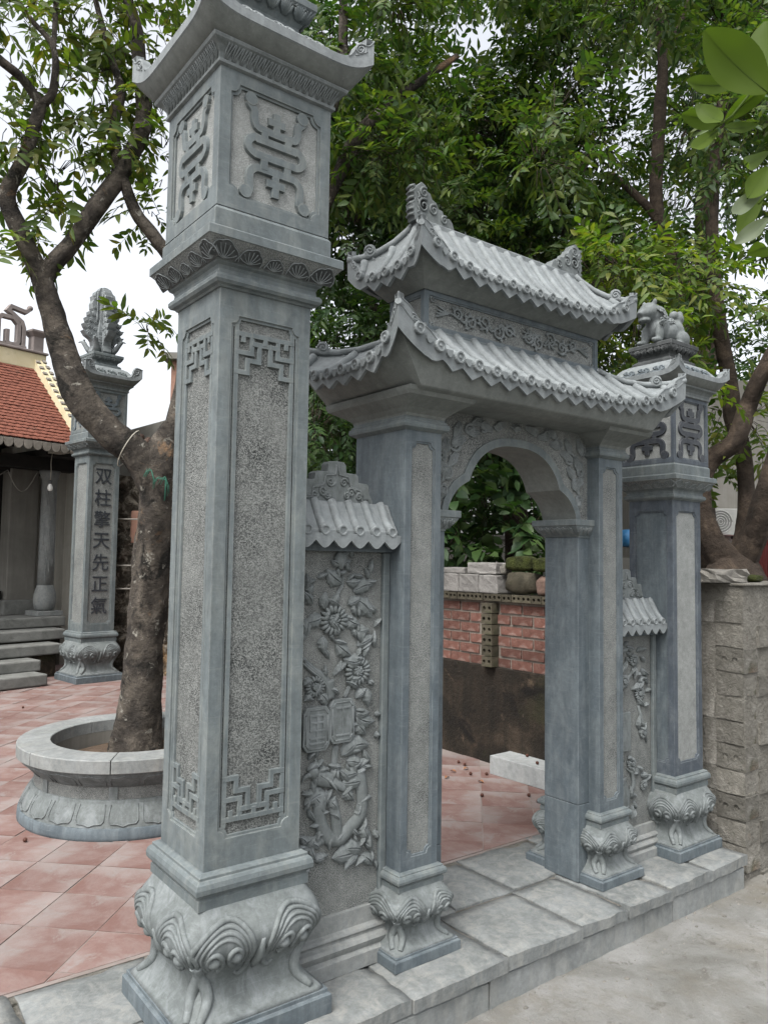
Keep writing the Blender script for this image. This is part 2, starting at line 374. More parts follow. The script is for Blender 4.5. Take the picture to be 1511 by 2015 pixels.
MAT['leaf_bright'] = leaf_mat('bright_green_leaf', [(.044,.086,.015),(.066,.112,.018),(.096,.138,.022),(.13,.142,.024)], .42)
MAT['leaf_near'] = leaf_mat('broad_green_leaf', [(.036,.074,.013),(.046,.086,.015),(.066,.098,.017),(.040,.078,.015)], .42, .12)
MAT['leaf_pale'] = leaf_mat('pale_leaf_underside', [(.075,.10,.065),(.11,.135,.095)], .3)
# ------------------------------------------------------------------ ground
def ground_sheet(name, pts, z, mat, kind='structure', div=0):
    m = MB(); m.add([(x, y, z) for x, y in pts], [tuple(range(len(pts)))]); o = m.build(name, MAT[mat]); tag(o, kind=kind); return o
def grid_sheet(name, x0, x1, y0, y1, z, mat, nx, ny, amp):
    m = MB(); vs = []
    for j in range(ny+1):
        for i in range(nx+1):
            x = x0+(x1-x0)*i/nx; y = y0+(y1-y0)*j/ny
            vs.append((x, y, z + amp*(math.sin(x*2.1+y)+math.sin(y*3.3-x*1.3)+.5*math.sin(7*x+3*y))/2.5))
    m.add(vs, [(j*(nx+1)+i, j*(nx+1)+i+1, (j+1)*(nx+1)+i+1, (j+1)*(nx+1)+i) for j in range(ny) for i in range(nx)], smooth=True)
    return tag(m.build(name, MAT[mat]), kind='structure')
ground_sheet('ground', [(-60,-60),(80,-60),(80,80),(-60,80)], -.20, 'street')
grid_sheet('street', -6, 9, -7, -.28, -.165, 'street', 60, 40, .006)
ground_sheet('courtyard_base', [(-6,.445),(2.93,.445),(2.93,14),(-6,14)], -.0032, 'courtyard')
ground_sheet('courtyard_paving', [(-6,7.3),(2.93,7.3),(2.93,14),(-6,14)], -.0025, 'courtyard_far')

gm_ = MB(); rg_ = random.Random(90)
for i in range(1100):
    x = rg_.uniform(-1.6, 3.2); e = rg_.random(); y = -.338-.05*rg_.random()**2*3 if e < .45 else -.34-1.5*rg_.random()**1.6
    q = rg_.uniform(.002, .007)*(1.7 if rg_.random() < .08 else 1)
    z = -.165+.006*(math.sin(x*2.1+y)+math.sin(y*3.3-x*1.3)+.5*math.sin(7*x+3*y))/2.5
    p = [(x+q*rg_.uniform(.6,1.2)*math.cos(a), y+q*rg_.uniform(.6,1.2)*math.sin(a)) for a in (0, 1.3, 2.5, 3.8, 5.1)]
    b_ = len(gm_.v); gm_.v += [(a, c, z-.004) for a, c in p]+[(x, y, z+q*rg_.uniform(.5,1.0))]
    for k in range(5): gm_.f.append((b_+k, b_+(k+1) % 5, b_+5)); gm_.sm.append(False)
tag(gm_.build('grit', MAT['rockgrey']), kind='stuff')
# red tiles, laid on the diagonal, each one a piece of the courtyard
court = thing('courtyard', None, None); court['kind'] = 'structure'
TA = math.radians(46.0); TS = .30
tca, tsa = math.cos(TA), math.sin(TA)
def in_view(x, y, z=0, mx=.06):
    d = Vector((x, y, z))-CAM; w = d.dot(fw)
    if w < .3: return False
    return abs(d.dot(r2)/w) < .4987+mx and abs(d.dot(u2)/w) < .6651+mx
tile_meshes = []
for k in range(5):
    bm = MB(); h = TS/2-.0028
    bm.box(-h, h, -h, h, -.02, 0); me = bm.mesh('tile', MAT['tile']); tile_meshes.append(me)
cand = []
for i in range(-40, 60):
    for j in range(-40, 60):
        u, v = (i+.5)*TS, (j+.5)*TS; x, y = u*tca-v*tsa+.04, u*tsa+v*tca+.10
        if not (-2.2 < x < 2.9 and .27 < y < 7.6): continue
        if math.hypot(x-.47, y-2.17) < .42: continue
        if not in_view(x, y): continue
        cand.append((math.hypot(x-CAM.x, y-CAM.y), x, y))
cand.sort(); rr = random.Random(3)
def clipped_tile(x, y, rz, yc=.468):
    """a tile cut along the platform edge"""
    h = TS/2-.0028; P = [Vector((x+math.cos(rz)*a-math.sin(rz)*b, y+math.sin(rz)*a+math.cos(rz)*b)) for a, b in ((-h,-h),(h,-h),(h,h),(-h,h))]; out = []
    for k in range(4):
        p, q = P[k], P[(k+1) % 4]
        if p.y >= yc: out.append(p)
        if (p.y-yc)*(q.y-yc) < 0: out.append(p.lerp(q, (yc-p.y)/(q.y-p.y)))
    if len(out) < 3: return None
    m = MB(); m.prism([(p.x-x, p.y-y) for p in out], -.02, 0, Matrix.Identity(4)); return m.mesh('tile', MAT['tile'])
for n, (d, x, y) in enumerate(cand[:298]):
    z = rr.uniform(-.0025, .0015); tl = (rr.uniform(-.004,.004), rr.uniform(-.004,.004))
    if y < .70:
        me = clipped_tile(x, y, TA)
        if me: inst(me, 'tile', court, (x, y, z))
        continue
    inst(tile_meshes[n % 5], 'tile', court, (x, y, z), (tl[0], tl[1], TA+rr.choice((0,PI/2,PI))+rr.uniform(-.006,.006)))
rest = MB()
for d, x, y in cand[298:]:
    rest.box(-.146, .146, -.146, .146, -.02, 0, Matrix.Translation((x, y, 0)) @ Matrix.Rotation(TA, 4, 'Z'))
if rest.v: tag(rest.build('tile', MAT['tile'], court), kind='stuff')

# ------------------------------------------------------------------ platform of stone slabs on kerb stones
plat = thing('platform', None, None); plat['kind'] = 'structure'
def slab(x0, x1, y0, y1, z1, th, seed, mat='slab', name='slab', amp=.004, skew=.008):
    r = random.Random(seed); nx = max(3, int((x1-x0)/.05)); ny = max(3, int((y1-y0)/.05)); m = MB()
    j = [r.uniform(-skew, skew) for _ in range(4)]; ph = [r.uniform(0, 6) for _ in range(6)]
    tilt = (r.uniform(-.006,.006), r.uniform(-.006,.006))
    vs = []
    for b in range(ny+1):
        for a in range(nx+1):
            u, v = a/nx, b/ny; x = x0+(x1-x0)*u+j[0]*(1-v)+j[1]*v; y = y0+(y1-y0)*v+j[2]*(1-u)+j[3]*u
            if a in (0, nx): x += r.uniform(-.003, .003)
            if b in (0, ny): y += r.uniform(-.004, .004)
            e = min(u*(x1-x0), (1-u)*(x1-x0), v*(y1-y0), (1-v)*(y1-y0))
            z = z1+tilt[0]*(u-.5)+tilt[1]*(v-.5)+amp*(math.sin(9*x+ph[0])*math.sin(11*y+ph[1])+.6*math.sin(23*x+ph[2]+6*y))*.6 + r.uniform(-.0012,.0012)
            if e < 1e-6: z -= r.uniform(.004, .011)
            vs.append((x, y, z))
    W = nx+1; fs = [(b*W+a, b*W+a+1, (b+1)*W+a+1, (b+1)*W+a) for b in range(ny) for a in range(nx)]
    m.add(vs, fs, smooth=True)
    rim = [a for a in range(nx)] + [b*W+nx for b in range(ny)] + [ny*W+a for a in range(nx, 0, -1)] + [b*W for b in range(ny, 0, -1)]
    n = len(m.v); m.v += [(m.v[i][0], m.v[i][1], z1-th) for i in rim]
    for q in range(len(rim)):
        q2 = (q+1) % len(rim); m.f.append((rim[q2], rim[q], n+q, n+q2)); m.sm.append(False)
    return m.build(name, MAT[mat], plat)
xs = [-2.6, -2.1, -1.62, -1.2, -.78, -.36, .10, .52, .975, 1.405, 1.70, 2.02, 2.38, 2.72]
for i in range(len(xs)-1):
    slab(xs[i]+.004, xs[i+1]-.004, -.345+.006*math.sin(i*2.3), .048, 0, .055, 100+i)
xb = [-2.6, -2.05, -1.55, -1.05, -.55, -.1, .42, .86, 1.08, 1.43, 1.95, 2.4, 2.72]
for i in range(len(xb)-1):
    slab(xb[i]+.005, xb[i+1]-.005, .062, .455-.02*math.sin(i*1.7), .0035, .055, 150+i)
m = MB(); m.box(-2.6, 2.715, -.30, .40, -.05, -.014); m.box(-6, 2.715, .401, .52, -.05, -.0055); o = m.build('bedding_mortar', MAT['rubble_mortar'], plat)
xk = [-2.6, -1.8, -1.02, -.2, .33, .885, 1.63, 2.06, 2.69]
for i in range(len(xk)-1):
    slab(xk[i]+.003, xk[i+1]-.003, -.330, -.14, -.058, .13, 200+i, 'kerb', 'kerb_stone', .001, .003)

# ------------------------------------------------------------------ carving helpers
def panel_outline(x0, x1, z0, z1, c, n=5):
    pts = []
    for (cx, cz, a0) in ((x0, z0, 90), (x1, z0, 180), (x1, z1, 270), (x0, z1, 0)):
        for i in range(n+1):
            a = math.radians(a0 - 90*i/n); pts.append((cx+c*math.cos(a), cz+c*math.sin(a)))
    return pts
def spiral(cx, cy, r, turns=1.6, a0=0, cw=1, n=22):
    return [(cx+r*(1-.85*i/n)*math.cos(a0+cw*2*PI*turns*i/n), cy+r*(1-.85*i/n)*math.sin(a0+cw*2*PI*turns*i/n)) for i in range(n+1)]
def uv3(M, pts, w=0): return [tuple(M @ Vector((p[0], p[1], w))) for p in pts]
FACES = [((1,0,0), (0,-1,0)), ((0,1,0), (1,0,0)), ((-1,0,0), (0,1,0)), ((0,-1,0), (-1,0,0))]     # (u direction, outward)
def face_frames(hx, hy):
    return [(frame((0,-hy,0), (1,0,0), (0,0,1)), hx), (frame((hx,0,0), (0,1,0), (0,0,1)), hy), (frame((0,hy,0), (-1,0,0), (0,0,1)), hx), (frame((-hx,0,0), (0,-1,0), (0,0,1)), hy)]
def framed_shaft(root, hx, hy, z0, z1, mx, mz, c, depth, mats, name, step=.010, faces=(0,1,2,3), bevel=.003):
    """solid core with a recessed field in each face; frame and inner moulding are one piece of stone"""
    core = MB(); core.box(-hx+depth, hx-depth, -hy+depth, hy-depth, z0+.001, z1-.001)
    core.build(name+'_field', mats[1], root)
    fr = MB()
    for i, (M, h) in enumerate(face_frames(hx, hy)):
        outer = [(-h, z0), (h, z0), (h, z1), (-h, z1)]
        if i in faces:
            o1 = panel_outline(-h+mx, h-mx, z0+mz, z1-mz, c); o2 = panel_outline(-h+mx+step, h-mx-step, z0+mz+step, z1-mz-step, c)
            fr.prism(outer, -depth, 0, M, [o1], outwall=False, back=False)
            fr.prism(panel_outline(-h+mx-.0005, h-mx+.0005, z0+mz-.0005, z1-mz+.0005, c), -depth, -depth*.45, M, [o2], outwall=False, back=False)
        else:
            fr.prism(outer, -depth, 0, M, outwall=False, back=False)
    fr.add([(-hx,-hy,z1),(hx,-hy,z1),(hx,hy,z1),(-hx,hy,z1)], [(0,1,2,3)])
    return fr.build(name+'_frame', mats[0], root, bevel=bevel, weld=.0004)

BULB = [(.076,.074,20),(.088,.060,16),(.105,.043,12),(.13,.027,9),(.155,.0185,8),(.18,.017,7),(.205,.025,6.5),(.23,.041,6),(.255,.060,5.6),(.28,.076,5.4),(.30,.082,5.4),(.32,.081,5.5),(.34,.072,6),(.36,.058,7),(.38,.040,9),(.395,.027,14),(.402,.024,20)]
def bulb_at(z):
    for i in range(len(BULB)-1):
        a, b = BULB[i], BULB[i+1]
        if a[0] <= z <= b[0]:
            t = (z-a[0])/(b[0]-a[0]); return a[1]+(b[1]-a[1])*t, a[2]+(b[2]-a[2])*t
    return BULB[-1][1:]
def bulb_ring(hx, hy, z, so, sz, N=96):
    off, p = bulb_at(z); ax, ay = hx+off*so, hy+off*so; ring = []
    dish = .055*max(0, 1-abs(z-.155)/.09)
    for k in range(N):
        a = 2*PI*k/N; c, s = math.cos(a), math.sin(a); q = (abs(c)**p+abs(s)**p)**(-1/p)
        x, y = c*q, s*q; mdl = 1 - dish*(1-min(abs(x), abs(y))**2)
        ring.append((ax*x*mdl, ay*y*mdl, z*sz))
    return ring
def bulb_face(hx, hy, face, u, z, so, sz, lift=0):
    off, p = bulb_at(z); ax, ay = hx+off*so, hy+off*so
    d = (1-min(.999, abs(u))**p)**(1/p); dish = .055*max(0, 1-abs(z-.155)/.09); mdl = 1-dish*(1-u*u)
    x, y = ax*u*mdl, -ay*d*mdl-lift
    if face in (1, 3):
        x, y = ay*u*mdl, -ax*d*mdl-lift
    a = face*PI/2
    return (x*math.cos(a)-y*math.sin(a), x*math.sin(a)+y*math.cos(a), z*sz)
def pillar_base(root, hx, hy, so=1.0, sz=1.0, plain_bits=False, faces=(0,1,2,3)):
    pl = MB(); o = .085*so
    pl.loft([(hx+o, hy+o, 0), (hx+o, hy+o, .058*sz), (hx+o-.004*so, hy+o-.004*so, .062*sz), (hx+o-.010*so, hy+o-.010*so, .063*sz), (hx+o-.010*so, hy+o-.010*so, .0765*sz)])
    pl.build('plinth', MAT['stone_blue'], root, bevel=.002)
    b = MB(); zs = [BULB[0][0]+(BULB[-1][0]-BULB[0][0])*i/30 for i in range(31)]
    b.rings([bulb_ring(hx, hy, z, so, sz) for z in zs], None, True)
    bulb = b.build('bulb', MAT['carved'], root)
    sc = MB(); r = .0072*so
    for f in faces:
        F = lambda u, z, l=0: bulb_face(hx, hy, f, u, z, so, sz, l)
        for sgn in (-1, 1):
            # a lobe: concentric grooved bands arching over two eyes
            for q, rad in ((0, 1.5), (1, 1.0), (2, .9), (3, .8)):
                pts = []
                for i in range(33):
                    t = math.radians(205-232*i/32); ru, rz_ = .400-.050*q, .112-.0155*q
                    pts.append(F(sgn*max(.09, min(.925, .505+ru*math.cos(t))), .258+rz_*math.sin(t), -.001))
                sc.tube(pts, [r*rad*(.35+.65*math.sin(PI*min(1, (i+1.2)/34))**.6) for i in range(33)], 7)
            for cu, cw in ((.355, 1), (.650, -1)):
                sp = spiral(0, 0, 1, 1.75, -PI/2, cw*sgn, 30)
                sc.tube([F(sgn*cu+.118*a, .262+.038*bb, .0005) for a, bb in sp], [r*1.35*(1-.5*i/30) for i in range(31)], 8)
                c0 = F(sgn*cu, .262, -.003); sc.ellipsoid(c0, (.020*so, .020*so, .019*so), nu=14, nv=9)
            # stout leg flowing from the lobe to the corner of the plinth
            lg = spl([F(sgn*.90, .250, -.004), F(sgn*.89, .205, .001), F(sgn*.83, .165, .002), F(sgn*.80, .130, .001), F(sgn*.86, .092, -.003)], 5)
            sc.tube(lg, [r*2.6*(.5+.5*math.sin(PI*(i+2)/(len(lg)+3))) for i in range(len(lg))], 9)
            sc.tube(spl([F(sgn*.13, .235, -.001), F(sgn*.17, .200, .001), F(sgn*.28, .185, .001), F(sgn*.36, .195, -.001)], 4), [r*1.3*(.4+.6*math.sin(PI*(i+1)/14)) for i in range(13)], 7)
        # drooping leaf in the middle of the face
        sc.tube([F(0, .30), F(0, .25, .004*so), F(0, .21, .003*so), F(0, .185, -.002)], [r*.8, r*2.4, r*2.0, r*.3], 8)
    sc.build('scroll_carving', MAT['carved'], bulb)
    t = MB(); a = lambda o_: (hx+o_*so, hy+o_*so)
    lv = [(.024,.400),(.024,.430),(.020,.432),(.020,.440),(.030,.444),(.036,.452),(.037,.466),(.033,.480),(.026,.487),(.022,.488),(.022,.497),(.008,.5045)]
    t.loft([a(o_)+(z*sz,) for o_, z in lv]); t.build('base_moulding', MAT['stone'], root, bevel=.0015)

LONGEVITY = [[(-.62,.97),(-.66,.86),(-.55,.74),(-.52,.52),(-.36,.42),(.36,.42),(.52,.52),(.55,.74),(.66,.86),(.62,.97)],
    [(0,.42),(0,.84)], [(-.21,.64),(.21,.64)], [(-.29,.42),(-.29,.19)], [(.29,.42),(.29,.19)],
    [(-.29,.19),(-.52,.22),(-.66,.12),(-.66,-.03),(-.5,-.12),(-.29,-.115)], [(.29,.19),(.52,.22),(.66,.12),(.66,-.03),(.5,-.12),(.29,-.115)],
    [(-.5,.195),(.5,.195)], [(-.5,-.118),(.5,-.118)], [(-.29,-.12),(-.29,-.38)], [(.29,-.12),(.29,-.38)],
    [(-.74,-.95),(-.62,-.86),(-.63,-.55),(-.5,-.40),(-.3,-.38),(.3,-.38),(.5,-.40),(.63,-.55),(.62,-.86),(.74,-.95)],
    [(0,-.38),(0,-.88)], [(-.22,-.62),(.22,-.62)]]
def glyph(root, M, cx, cz, su, sv, w, h0, h1, mat, name='longevity_emblem'):
    g = MB()
    for i, st in enumerate(LONGEVITY):
        pp = [(cx+p[0]*su, cz+p[1]*sv) for p in st]
        g.stroke(spl(pp, 4) if len(pp) > 2 else pp, w, h0, h1+.00025*(i % 5), M)
    for s in (-1, 1):
        for (a, b) in ((.64,.95), (.72,-.93)):
            g.prism([(cx+s*a*su+w*.72*math.cos(2*PI*q/14), cz+b*sv+w*.72*math.sin(2*PI*q/14)) for q in range(14)], h0, h1+.0016, M)
    return g.build(name, mat, root, bevel=.0012)
def fret(root, M, x0, x1, z, up_, hgt, w, h0, h1, mat):
    """stepped key pattern across the end of a panel; up_=-1 hangs down from z"""
    g = MB(); W = (x1-x0)/2; cx = (x0+x1)/2
    P = lambda a, b: (cx+a*W, z+up_*b*hgt)
    S = [[(-.97,.12),(-.42,.12),(-.42,.52),(-.97,.52)], [(-.70,.12),(-.70,.30)], [(-.97,.95),(-.55,.95),(-.55,.68),(-.18,.68),(-.18,.30),(.18,.30),(.18,.68),(.55,.68),(.55,.95),(.97,.95)],
         [(.97,.12),(.42,.12),(.42,.52),(.97,.52)], [(.70,.12),(.70,.30)], [(-.42,.30),(-.18,.30)], [(.18,.30),(.42,.30)], [(0,.12),(0,.30)], [(-.42,.12),(.42,.12)]]
    for i, st in enumerate(S): g.stroke([P(a, b) for a, b in st], w, h0, h1+.00025*i, M, .92)
    return g.build('fret_carving', mat, root, bevel=.001)

def square_pt(t):
    """t in [0,4): point on the unit square, with s the position along its side"""
    k = int(t) % 4; s = (t-int(t))*2-1
    return [(s,-1),(1,s),(-s,1),(-1,-s)][k], s
def eave_ring(hx, hy, z, lift=0, out=0, N=24, pw=5):
    ring = []
    for k in range(4):
        for i in range(N):
            s = -1+2*i/N; c = abs(s)**pw
            (x, y) = [(s,-1),(1,s),(-s,1),(-1,-s)][k]
            ring.append(((hx+out*c)*x, (hy+out*c)*y, z+lift*c))
    return ring
def ears(root, edge, prof, thick, mat, spi, name='corner_scroll', lines=True):
    """upturned corner scroll: a wave standing on the eave edge, mitred where the two eaves meet"""
    prof = spl(prof, 3)
    for c in range(4):
        g = MB()
        for (k, sg) in ((c, 1), ((c+1) % 4, -1)):
            o = []; t = []; oi = []; ti = []
            for s_, h in prof:
                p = Vector(edge(k, sg*s_)); f = Vector((1-thick/abs(p.x) if abs(p.x) > thick*2 else 1, 1-thick/abs(p.y) if abs(p.y) > thick*2 else 1, 1))
                ax = k % 2; q = Vector((p.x*(f.x if (ax == 1 or s_ > .999) else 1), p.y*(f.y if (ax == 0 or s_ > .999) else 1), p.z))
                o.append(tuple(p)); t.append((p.x, p.y, p.z+max(h, .0005))); oi.append(tuple(q)); ti.append((q.x, q.y, q.z+max(h, .0005)))
            n = len(prof); vs = o+t+ti+oi; fs = []
            for i in range(n-1):
                for a_, b_ in ((0, 1), (1, 2), (2, 3)): fs.append((a_*n+i, a_*n+i+1, b_*n+i+1, b_*n+i) if sg > 0 else (a_*n+i+1, a_*n+i, b_*n+i, b_*n+i+1))
            fs.append((0, n, 2*n, 3*n) if sg > 0 else (3*n, 2*n, n, 0))
            g.add(vs, fs)
            sc, hc, rc = spi; pa = Vector(edge(k, sg*.5)); pb = Vector(edge(k, sg*1.0)); el = (Vector((pb.x, pb.y, 0))-Vector((pa.x, pa.y, 0))).length/.5
            ow = [Vector((0,-1,0)), Vector((1,0,0)), Vector((0,1,0)), Vector((-1,0,0))][k]*.001
            def mp(u, w): return tuple(Vector(edge(k, sg*min(1.0, u)))+Vector((0,0,w))+ow)
            sp = spiral(0, 0, rc, 1.9, .4, 1, 24)
            g.tube([mp(sc+x/el, hc+y) for x, y in sp], [rc*.20*(1-.45*i/24) for i in range(25)], 6)
            if lines:
                g.tube([mp(s_, h-.004) for s_, h in prof if h > .006], rc*.10, 5)
                g.tube([mp(sc-.9*rc/el*(1-.1*i)+.02*i, max(.004, hc-rc*1.05+.002*i)) for i in range(6)], rc*.10, 5)
        g.build(name, mat, root)
def lotus_cap(root, hx, hy, z0, z1, o0, o1, n, mat, name='lotus_carving'):
    """leaf ribs carved on a flaring cap, on all four faces"""
    g = MB()
    for fi, (M, h) in enumerate(face_frames(hx, hy)):
        for i in range(n):
            cx = (-1+2*(i+.5)/n)*(h+o0); ww = (h+o0)/n*.88
            for q in range(-3, 4):
                a = q/3.0
                p0 = (cx+a*ww*.25, z0+.1*(z1-z0)); p1 = (cx+a*ww*.95, z0+(z1-z0)*(.92-.30*a*a))
                f = lambda t, p: tuple(M @ Vector((p[0], p[1], o0+(o1-o0)*t)))
                g.tube([f(.15, p0), f(.55, ((p0[0]+p1[0])/2+a*ww*.12, (p0[1]+p1[1])/2)), f(.85, p1)], [.003, .0065, .0035], 6)
            g.tube([tuple(M @ Vector((cx+a*ww, z0+(z1-z0)*(.92-.30*a*a)+.003, o0+(o1-o0)*.86))) for a in [-1+.2*k for k in range(11)]], .0035, 5)
        for s in (-1, 1):   # corner leaves
            for q in range(4):
                x0, x1 = s*(h+o0*.9), s*(h+o1*.9)-s*.016*q
                g.tube([tuple(M @ Vector((x0-s*.006*q, z0+.08*(z1-z0), o0))), tuple(M @ Vector(((x0+x1)/2, z0+.5*(z1-z0), (o0+o1)*.55))), tuple(M @ Vector((x1, z1-.004-.004*q, o1*.9)))], [.003, .006, .003], 6)
    return g.build(name, mat, root)

def pillar(root, kind):
    """kind: 'large' (near), 'small' (far outer), 'inscribed' (in the courtyard). Local units = near pillar in metres."""
    a = .167
    pillar_base(root, a, a, faces=(0, 3) if kind != 'x' else ())
    fieldm = {'large': MAT['chisel_dark'], 'small': MAT['chisel_pale'], 'inscribed': MAT['chisel']}[kind]
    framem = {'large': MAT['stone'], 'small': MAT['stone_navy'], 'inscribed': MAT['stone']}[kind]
    framed_shaft(root, a, a, .505, 2.31, .043, .075 if kind != 'large' else .085, .026, .013, (framem, fieldm), 'shaft', .009)
    if kind == 'small':
        for f_, y_ in ((3, .0012),):
            q = MB(); q.prism([(-.113,.585),(.113,.585),(.113,2.23),(-.113,2.23)], 0, y_, face_frames(a-.013, a-.013)[f_][0]); q.build('smooth_field', MAT['stone_blue'], root)
    if kind == 'large':
        core = MB()
        for M, h in face_frames(a-.013, a-.013):
            for s in (-1, 1): core.stroke([(s*.102, .62), (s*.102, 2.20)], .017, 0, .008, M, .9)
        core.build('border_strip', MAT['stone'], root, bevel=.001)
        for M, h in face_frames(a-.013, a-.013)[0::3]:
            fret(root, M, -.113, .113, 2.19, -1, .15, .017, 0, .0085, MAT['stone'])
            fret(root, M, -.113, .113, .625, 1, .15, .017, 0, .0085, MAT['stone'])
    t = MB(); L = lambda lv: [(a+o, a+o, z) for o, z in lv]
    t.loft(L([(.006,2.306),(.010,2.312),(.022,2.316),(.028,2.325),(.028,2.336),(.022,2.344),(.014,2.347),(.012,2.362),(.016,2.372),(.026,2.379),(.030,2.386)]))
    t.build('neck_moulding', MAT['stone'], root, bevel=.0015)
    c = MB(); c.loft(L([(.028,2.385),(.077,2.438)])); lc = c.build('lotus_cap', MAT['chisel'], root, bevel=0)
    dk = MAT['carved_dark' if kind == 'large' else 'carved']
    for M, h in face_frames(a+.028, a+.028)[0::3] if kind != 'inscribed' else face_frames(a+.028, a+.028):
        Mt = M @ Matrix.Translation((0, 2.385, 0)) @ Matrix.Rotation(math.atan2(.049, .053), 4, 'X')
        for (u, r_, lean) in ((-.80,.050,-.5),(-.42,.044,.35),(0,.034,0),(.42,.044,-.35),(.80,.050,.5)):
            cx = u*(h+.022); g = MB(); out = []
            for q in range(29):
                t = PI*q/28; rr_ = r_*(1+.09*abs(math.sin(3.5*t))); out.append((cx+rr_*math.cos(t)*.95+lean*rr_*.5*math.sin(t), .003+rr_*1.15*math.sin(t)))
            g.prism(out, .0, .0055, Mt); lf = g.build('lotus_leaf', dk, lc, bevel=.0015)
            g = MB(); g.tube(uv3(Mt, out, .0052), .0017, 5)
            for q in range(1, 8):
                t = PI*q/8; g.tube(uv3(Mt, spl([(cx+lean*.1*r_, .005), (cx+r_*.55*math.cos(t)+lean*r_*.30*math.sin(t), .004+r_*.5*math.sin(t)), (cx+r_*.88*math.cos(t)+lean*r_*.45*math.sin(t), .004+r_*1.0*math.sin(t))], 3), .0056), .0016, 5)
            g.build('leaf_veins', MAT['carved'], lf)
    c = MB(); c.loft(L([(.0795,2.437),(.0795,2.466),(.074,2.470),(.047,2.476),(.047,2.536),(.041,2.545),(.036,2.550)])); c.build('abacus', MAT['stone'], root, bevel=.002)
    bx = .207
    bm_ = {'large': (MAT['stone'], MAT['chisel_pale']), 'small': (MAT['stone_navy'], MAT['chisel_pale']), 'inscribed': (MAT['stone'], MAT['chisel'])}[kind]
    framed_shaft(root, bx, bx, 2.550, 3.005, .040 if kind == 'large' else .022, .045 if kind == 'large' else .030, .030 if kind == 'large' else .004, .013, bm_, 'emblem_block', .008)
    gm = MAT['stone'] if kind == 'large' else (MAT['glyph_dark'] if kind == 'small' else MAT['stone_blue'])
    for M, h in face_frames(bx-.013, bx-.013)[0::3]:
        if kind == 'large': glyph(root, M, 0, 2.775, .150, .165, .030, 0, .011, gm)
        else: glyph(root, M, 0, 2.775, .185, .185, .040 if kind == 'small' else .030, 0, .012, gm)
    k = MB(); B = lambda lv: [(bx+o, bx+o, z) for o, z in lv]
    k.loft(B([(.002,3.000),(.011,3.004),(.011,3.014),(.006,3.016),(.010,3.034),(.022,3.050),(.040,3.062),(.044,3.072)])); k.build('cornice', MAT['carved'], root, bevel=.001)
    if kind == 'large':
        g = MB()
        for M, h in face_frames(bx, bx)[0::3]:
            for i in range(16):
                x = -bx+2*bx*(i+.5)/16
                for q in (-1, 0, 1):
                    g.tube([tuple(M @ Vector((x+q*.004, 3.018, .007))), tuple(M @ Vector((x+q*.008+.004, 3.038, .014))), tuple(M @ Vector((x+q*.011+.010, 3.058, .034)))], [.0022,.0034,.002], 5)
        g.build('leaf_carving', MAT['carved'], root)
    r = MB(); H = .295; rm = MAT['roof']
    us = MB(); us.rings([eave_ring(.245,.245,3.070,0,0), eave_ring(.262,.262,3.082,.012,.002,pw=7), eave_ring(.280,.280,3.100,.026,.008,pw=7), eave_ring(H-.004,H-.004,3.117,.038,.014,pw=7)], None, True, True, False); us.build('roof_soffit', MAT['soffit'], root)
    rg = [eave_ring(H-.004,H-.004,3.117,.038,.014,pw=7), eave_ring(H,H,3.120,.040,.016,pw=7), eave_ring(H,H,3.151,.042,.016,pw=7), eave_ring(H-.006,H-.006,3.154,.040,.012,pw=7),
          eave_ring(H-.032,H-.032,3.156,.022,0,pw=7), eave_ring(.245,.245,3.168,.008,0,pw=4), eave_ring(.228,.228,3.196,.002,0), eave_ring(.198,.198,3.232,0,0), eave_ring(.165,.165,3.250,0,0), eave_ring(.150,.150,3.252,0,0)]
    r.rings(rg, None, True, False, True); roof = r.build('roof', rm, root, bevel=0)
    md = roof.modifiers.new('split', 'EDGE_SPLIT'); md.split_angle = math.radians(40)
    def edge(k, s_):
        c = abs(s_)**7; e = H+.016*c; (x, y) = [(s_,-1),(1,s_),(-s_,1),(-1,-s_)][k]; return (x*e, y*e, 3.1515+.042*c)
    ek = {'large': .74, 'small': .56, 'inscribed': 1.0}[kind]
    ep = [(.62,0),(.69,.004),(.745,.014),(.79,.034),(.815,.058),(.845,.074),(.88,.078),(.91,.068),(.945,.058),(.975,.060),(1.0,.072)] if kind != 'inscribed' else [(.55,0),(.64,.010),(.70,.040),(.73,.072),(.775,.098),(.83,.108),(.89,.098),(.95,.080),(1.0,.060)]
    ears(root, edge, [(u, h_*ek) for u, h_ in ep], .030, rm, (.868, .043*ek, .027*ek) if kind != 'inscribed' else (.83,.058,.040))
    g = MB()
    for M, h in face_frames(.245, .245):     # cloud scrolls on the roof slopes
        Mt = M @ Matrix.Translation((0, 3.185, -.004)) @ Matrix.Rotation(math.radians(-38), 4, 'X')
        for s in (-1, 0, 1):
            cx = s*.115
            g.tube(uv3(Mt, spiral(cx+.016, 0, .022, 1.5, 0, 1, 16), .004), .0055, 5); g.tube(uv3(Mt, spiral(cx-.020, .004, .020, 1.4, PI, -1, 16), .004), .0055, 5)
            for q in range(3): g.tube(uv3(Mt, [(cx-.05+q*.008, -.022+.004*q), (cx-.02, -.036+.007*q), (cx+.02, -.034+.007*q), (cx+.055-q*.006, -.010+.010*q)], .002), .004, 5)
    g.build('cloud_carving', MAT[{'large': 'roof', 'small': 'stone_blue', 'inscribed': 'stone'}[kind]], roof)
    p = MB(); p.loft([(.152,.152,3.250),(.150,.150,3.272),(.138,.138,3.282),(.122,.122,3.290),(.122,.122,3.306),(.130,.130,3.318),(.150,.150,3.346),(.168,.168,3.366),(.168,.168,3.390),(.160,.160,3.394)])
    p.build('pedestal', MAT['carved_dark' if kind == 'small' else 'stone'], root, bevel=.002)
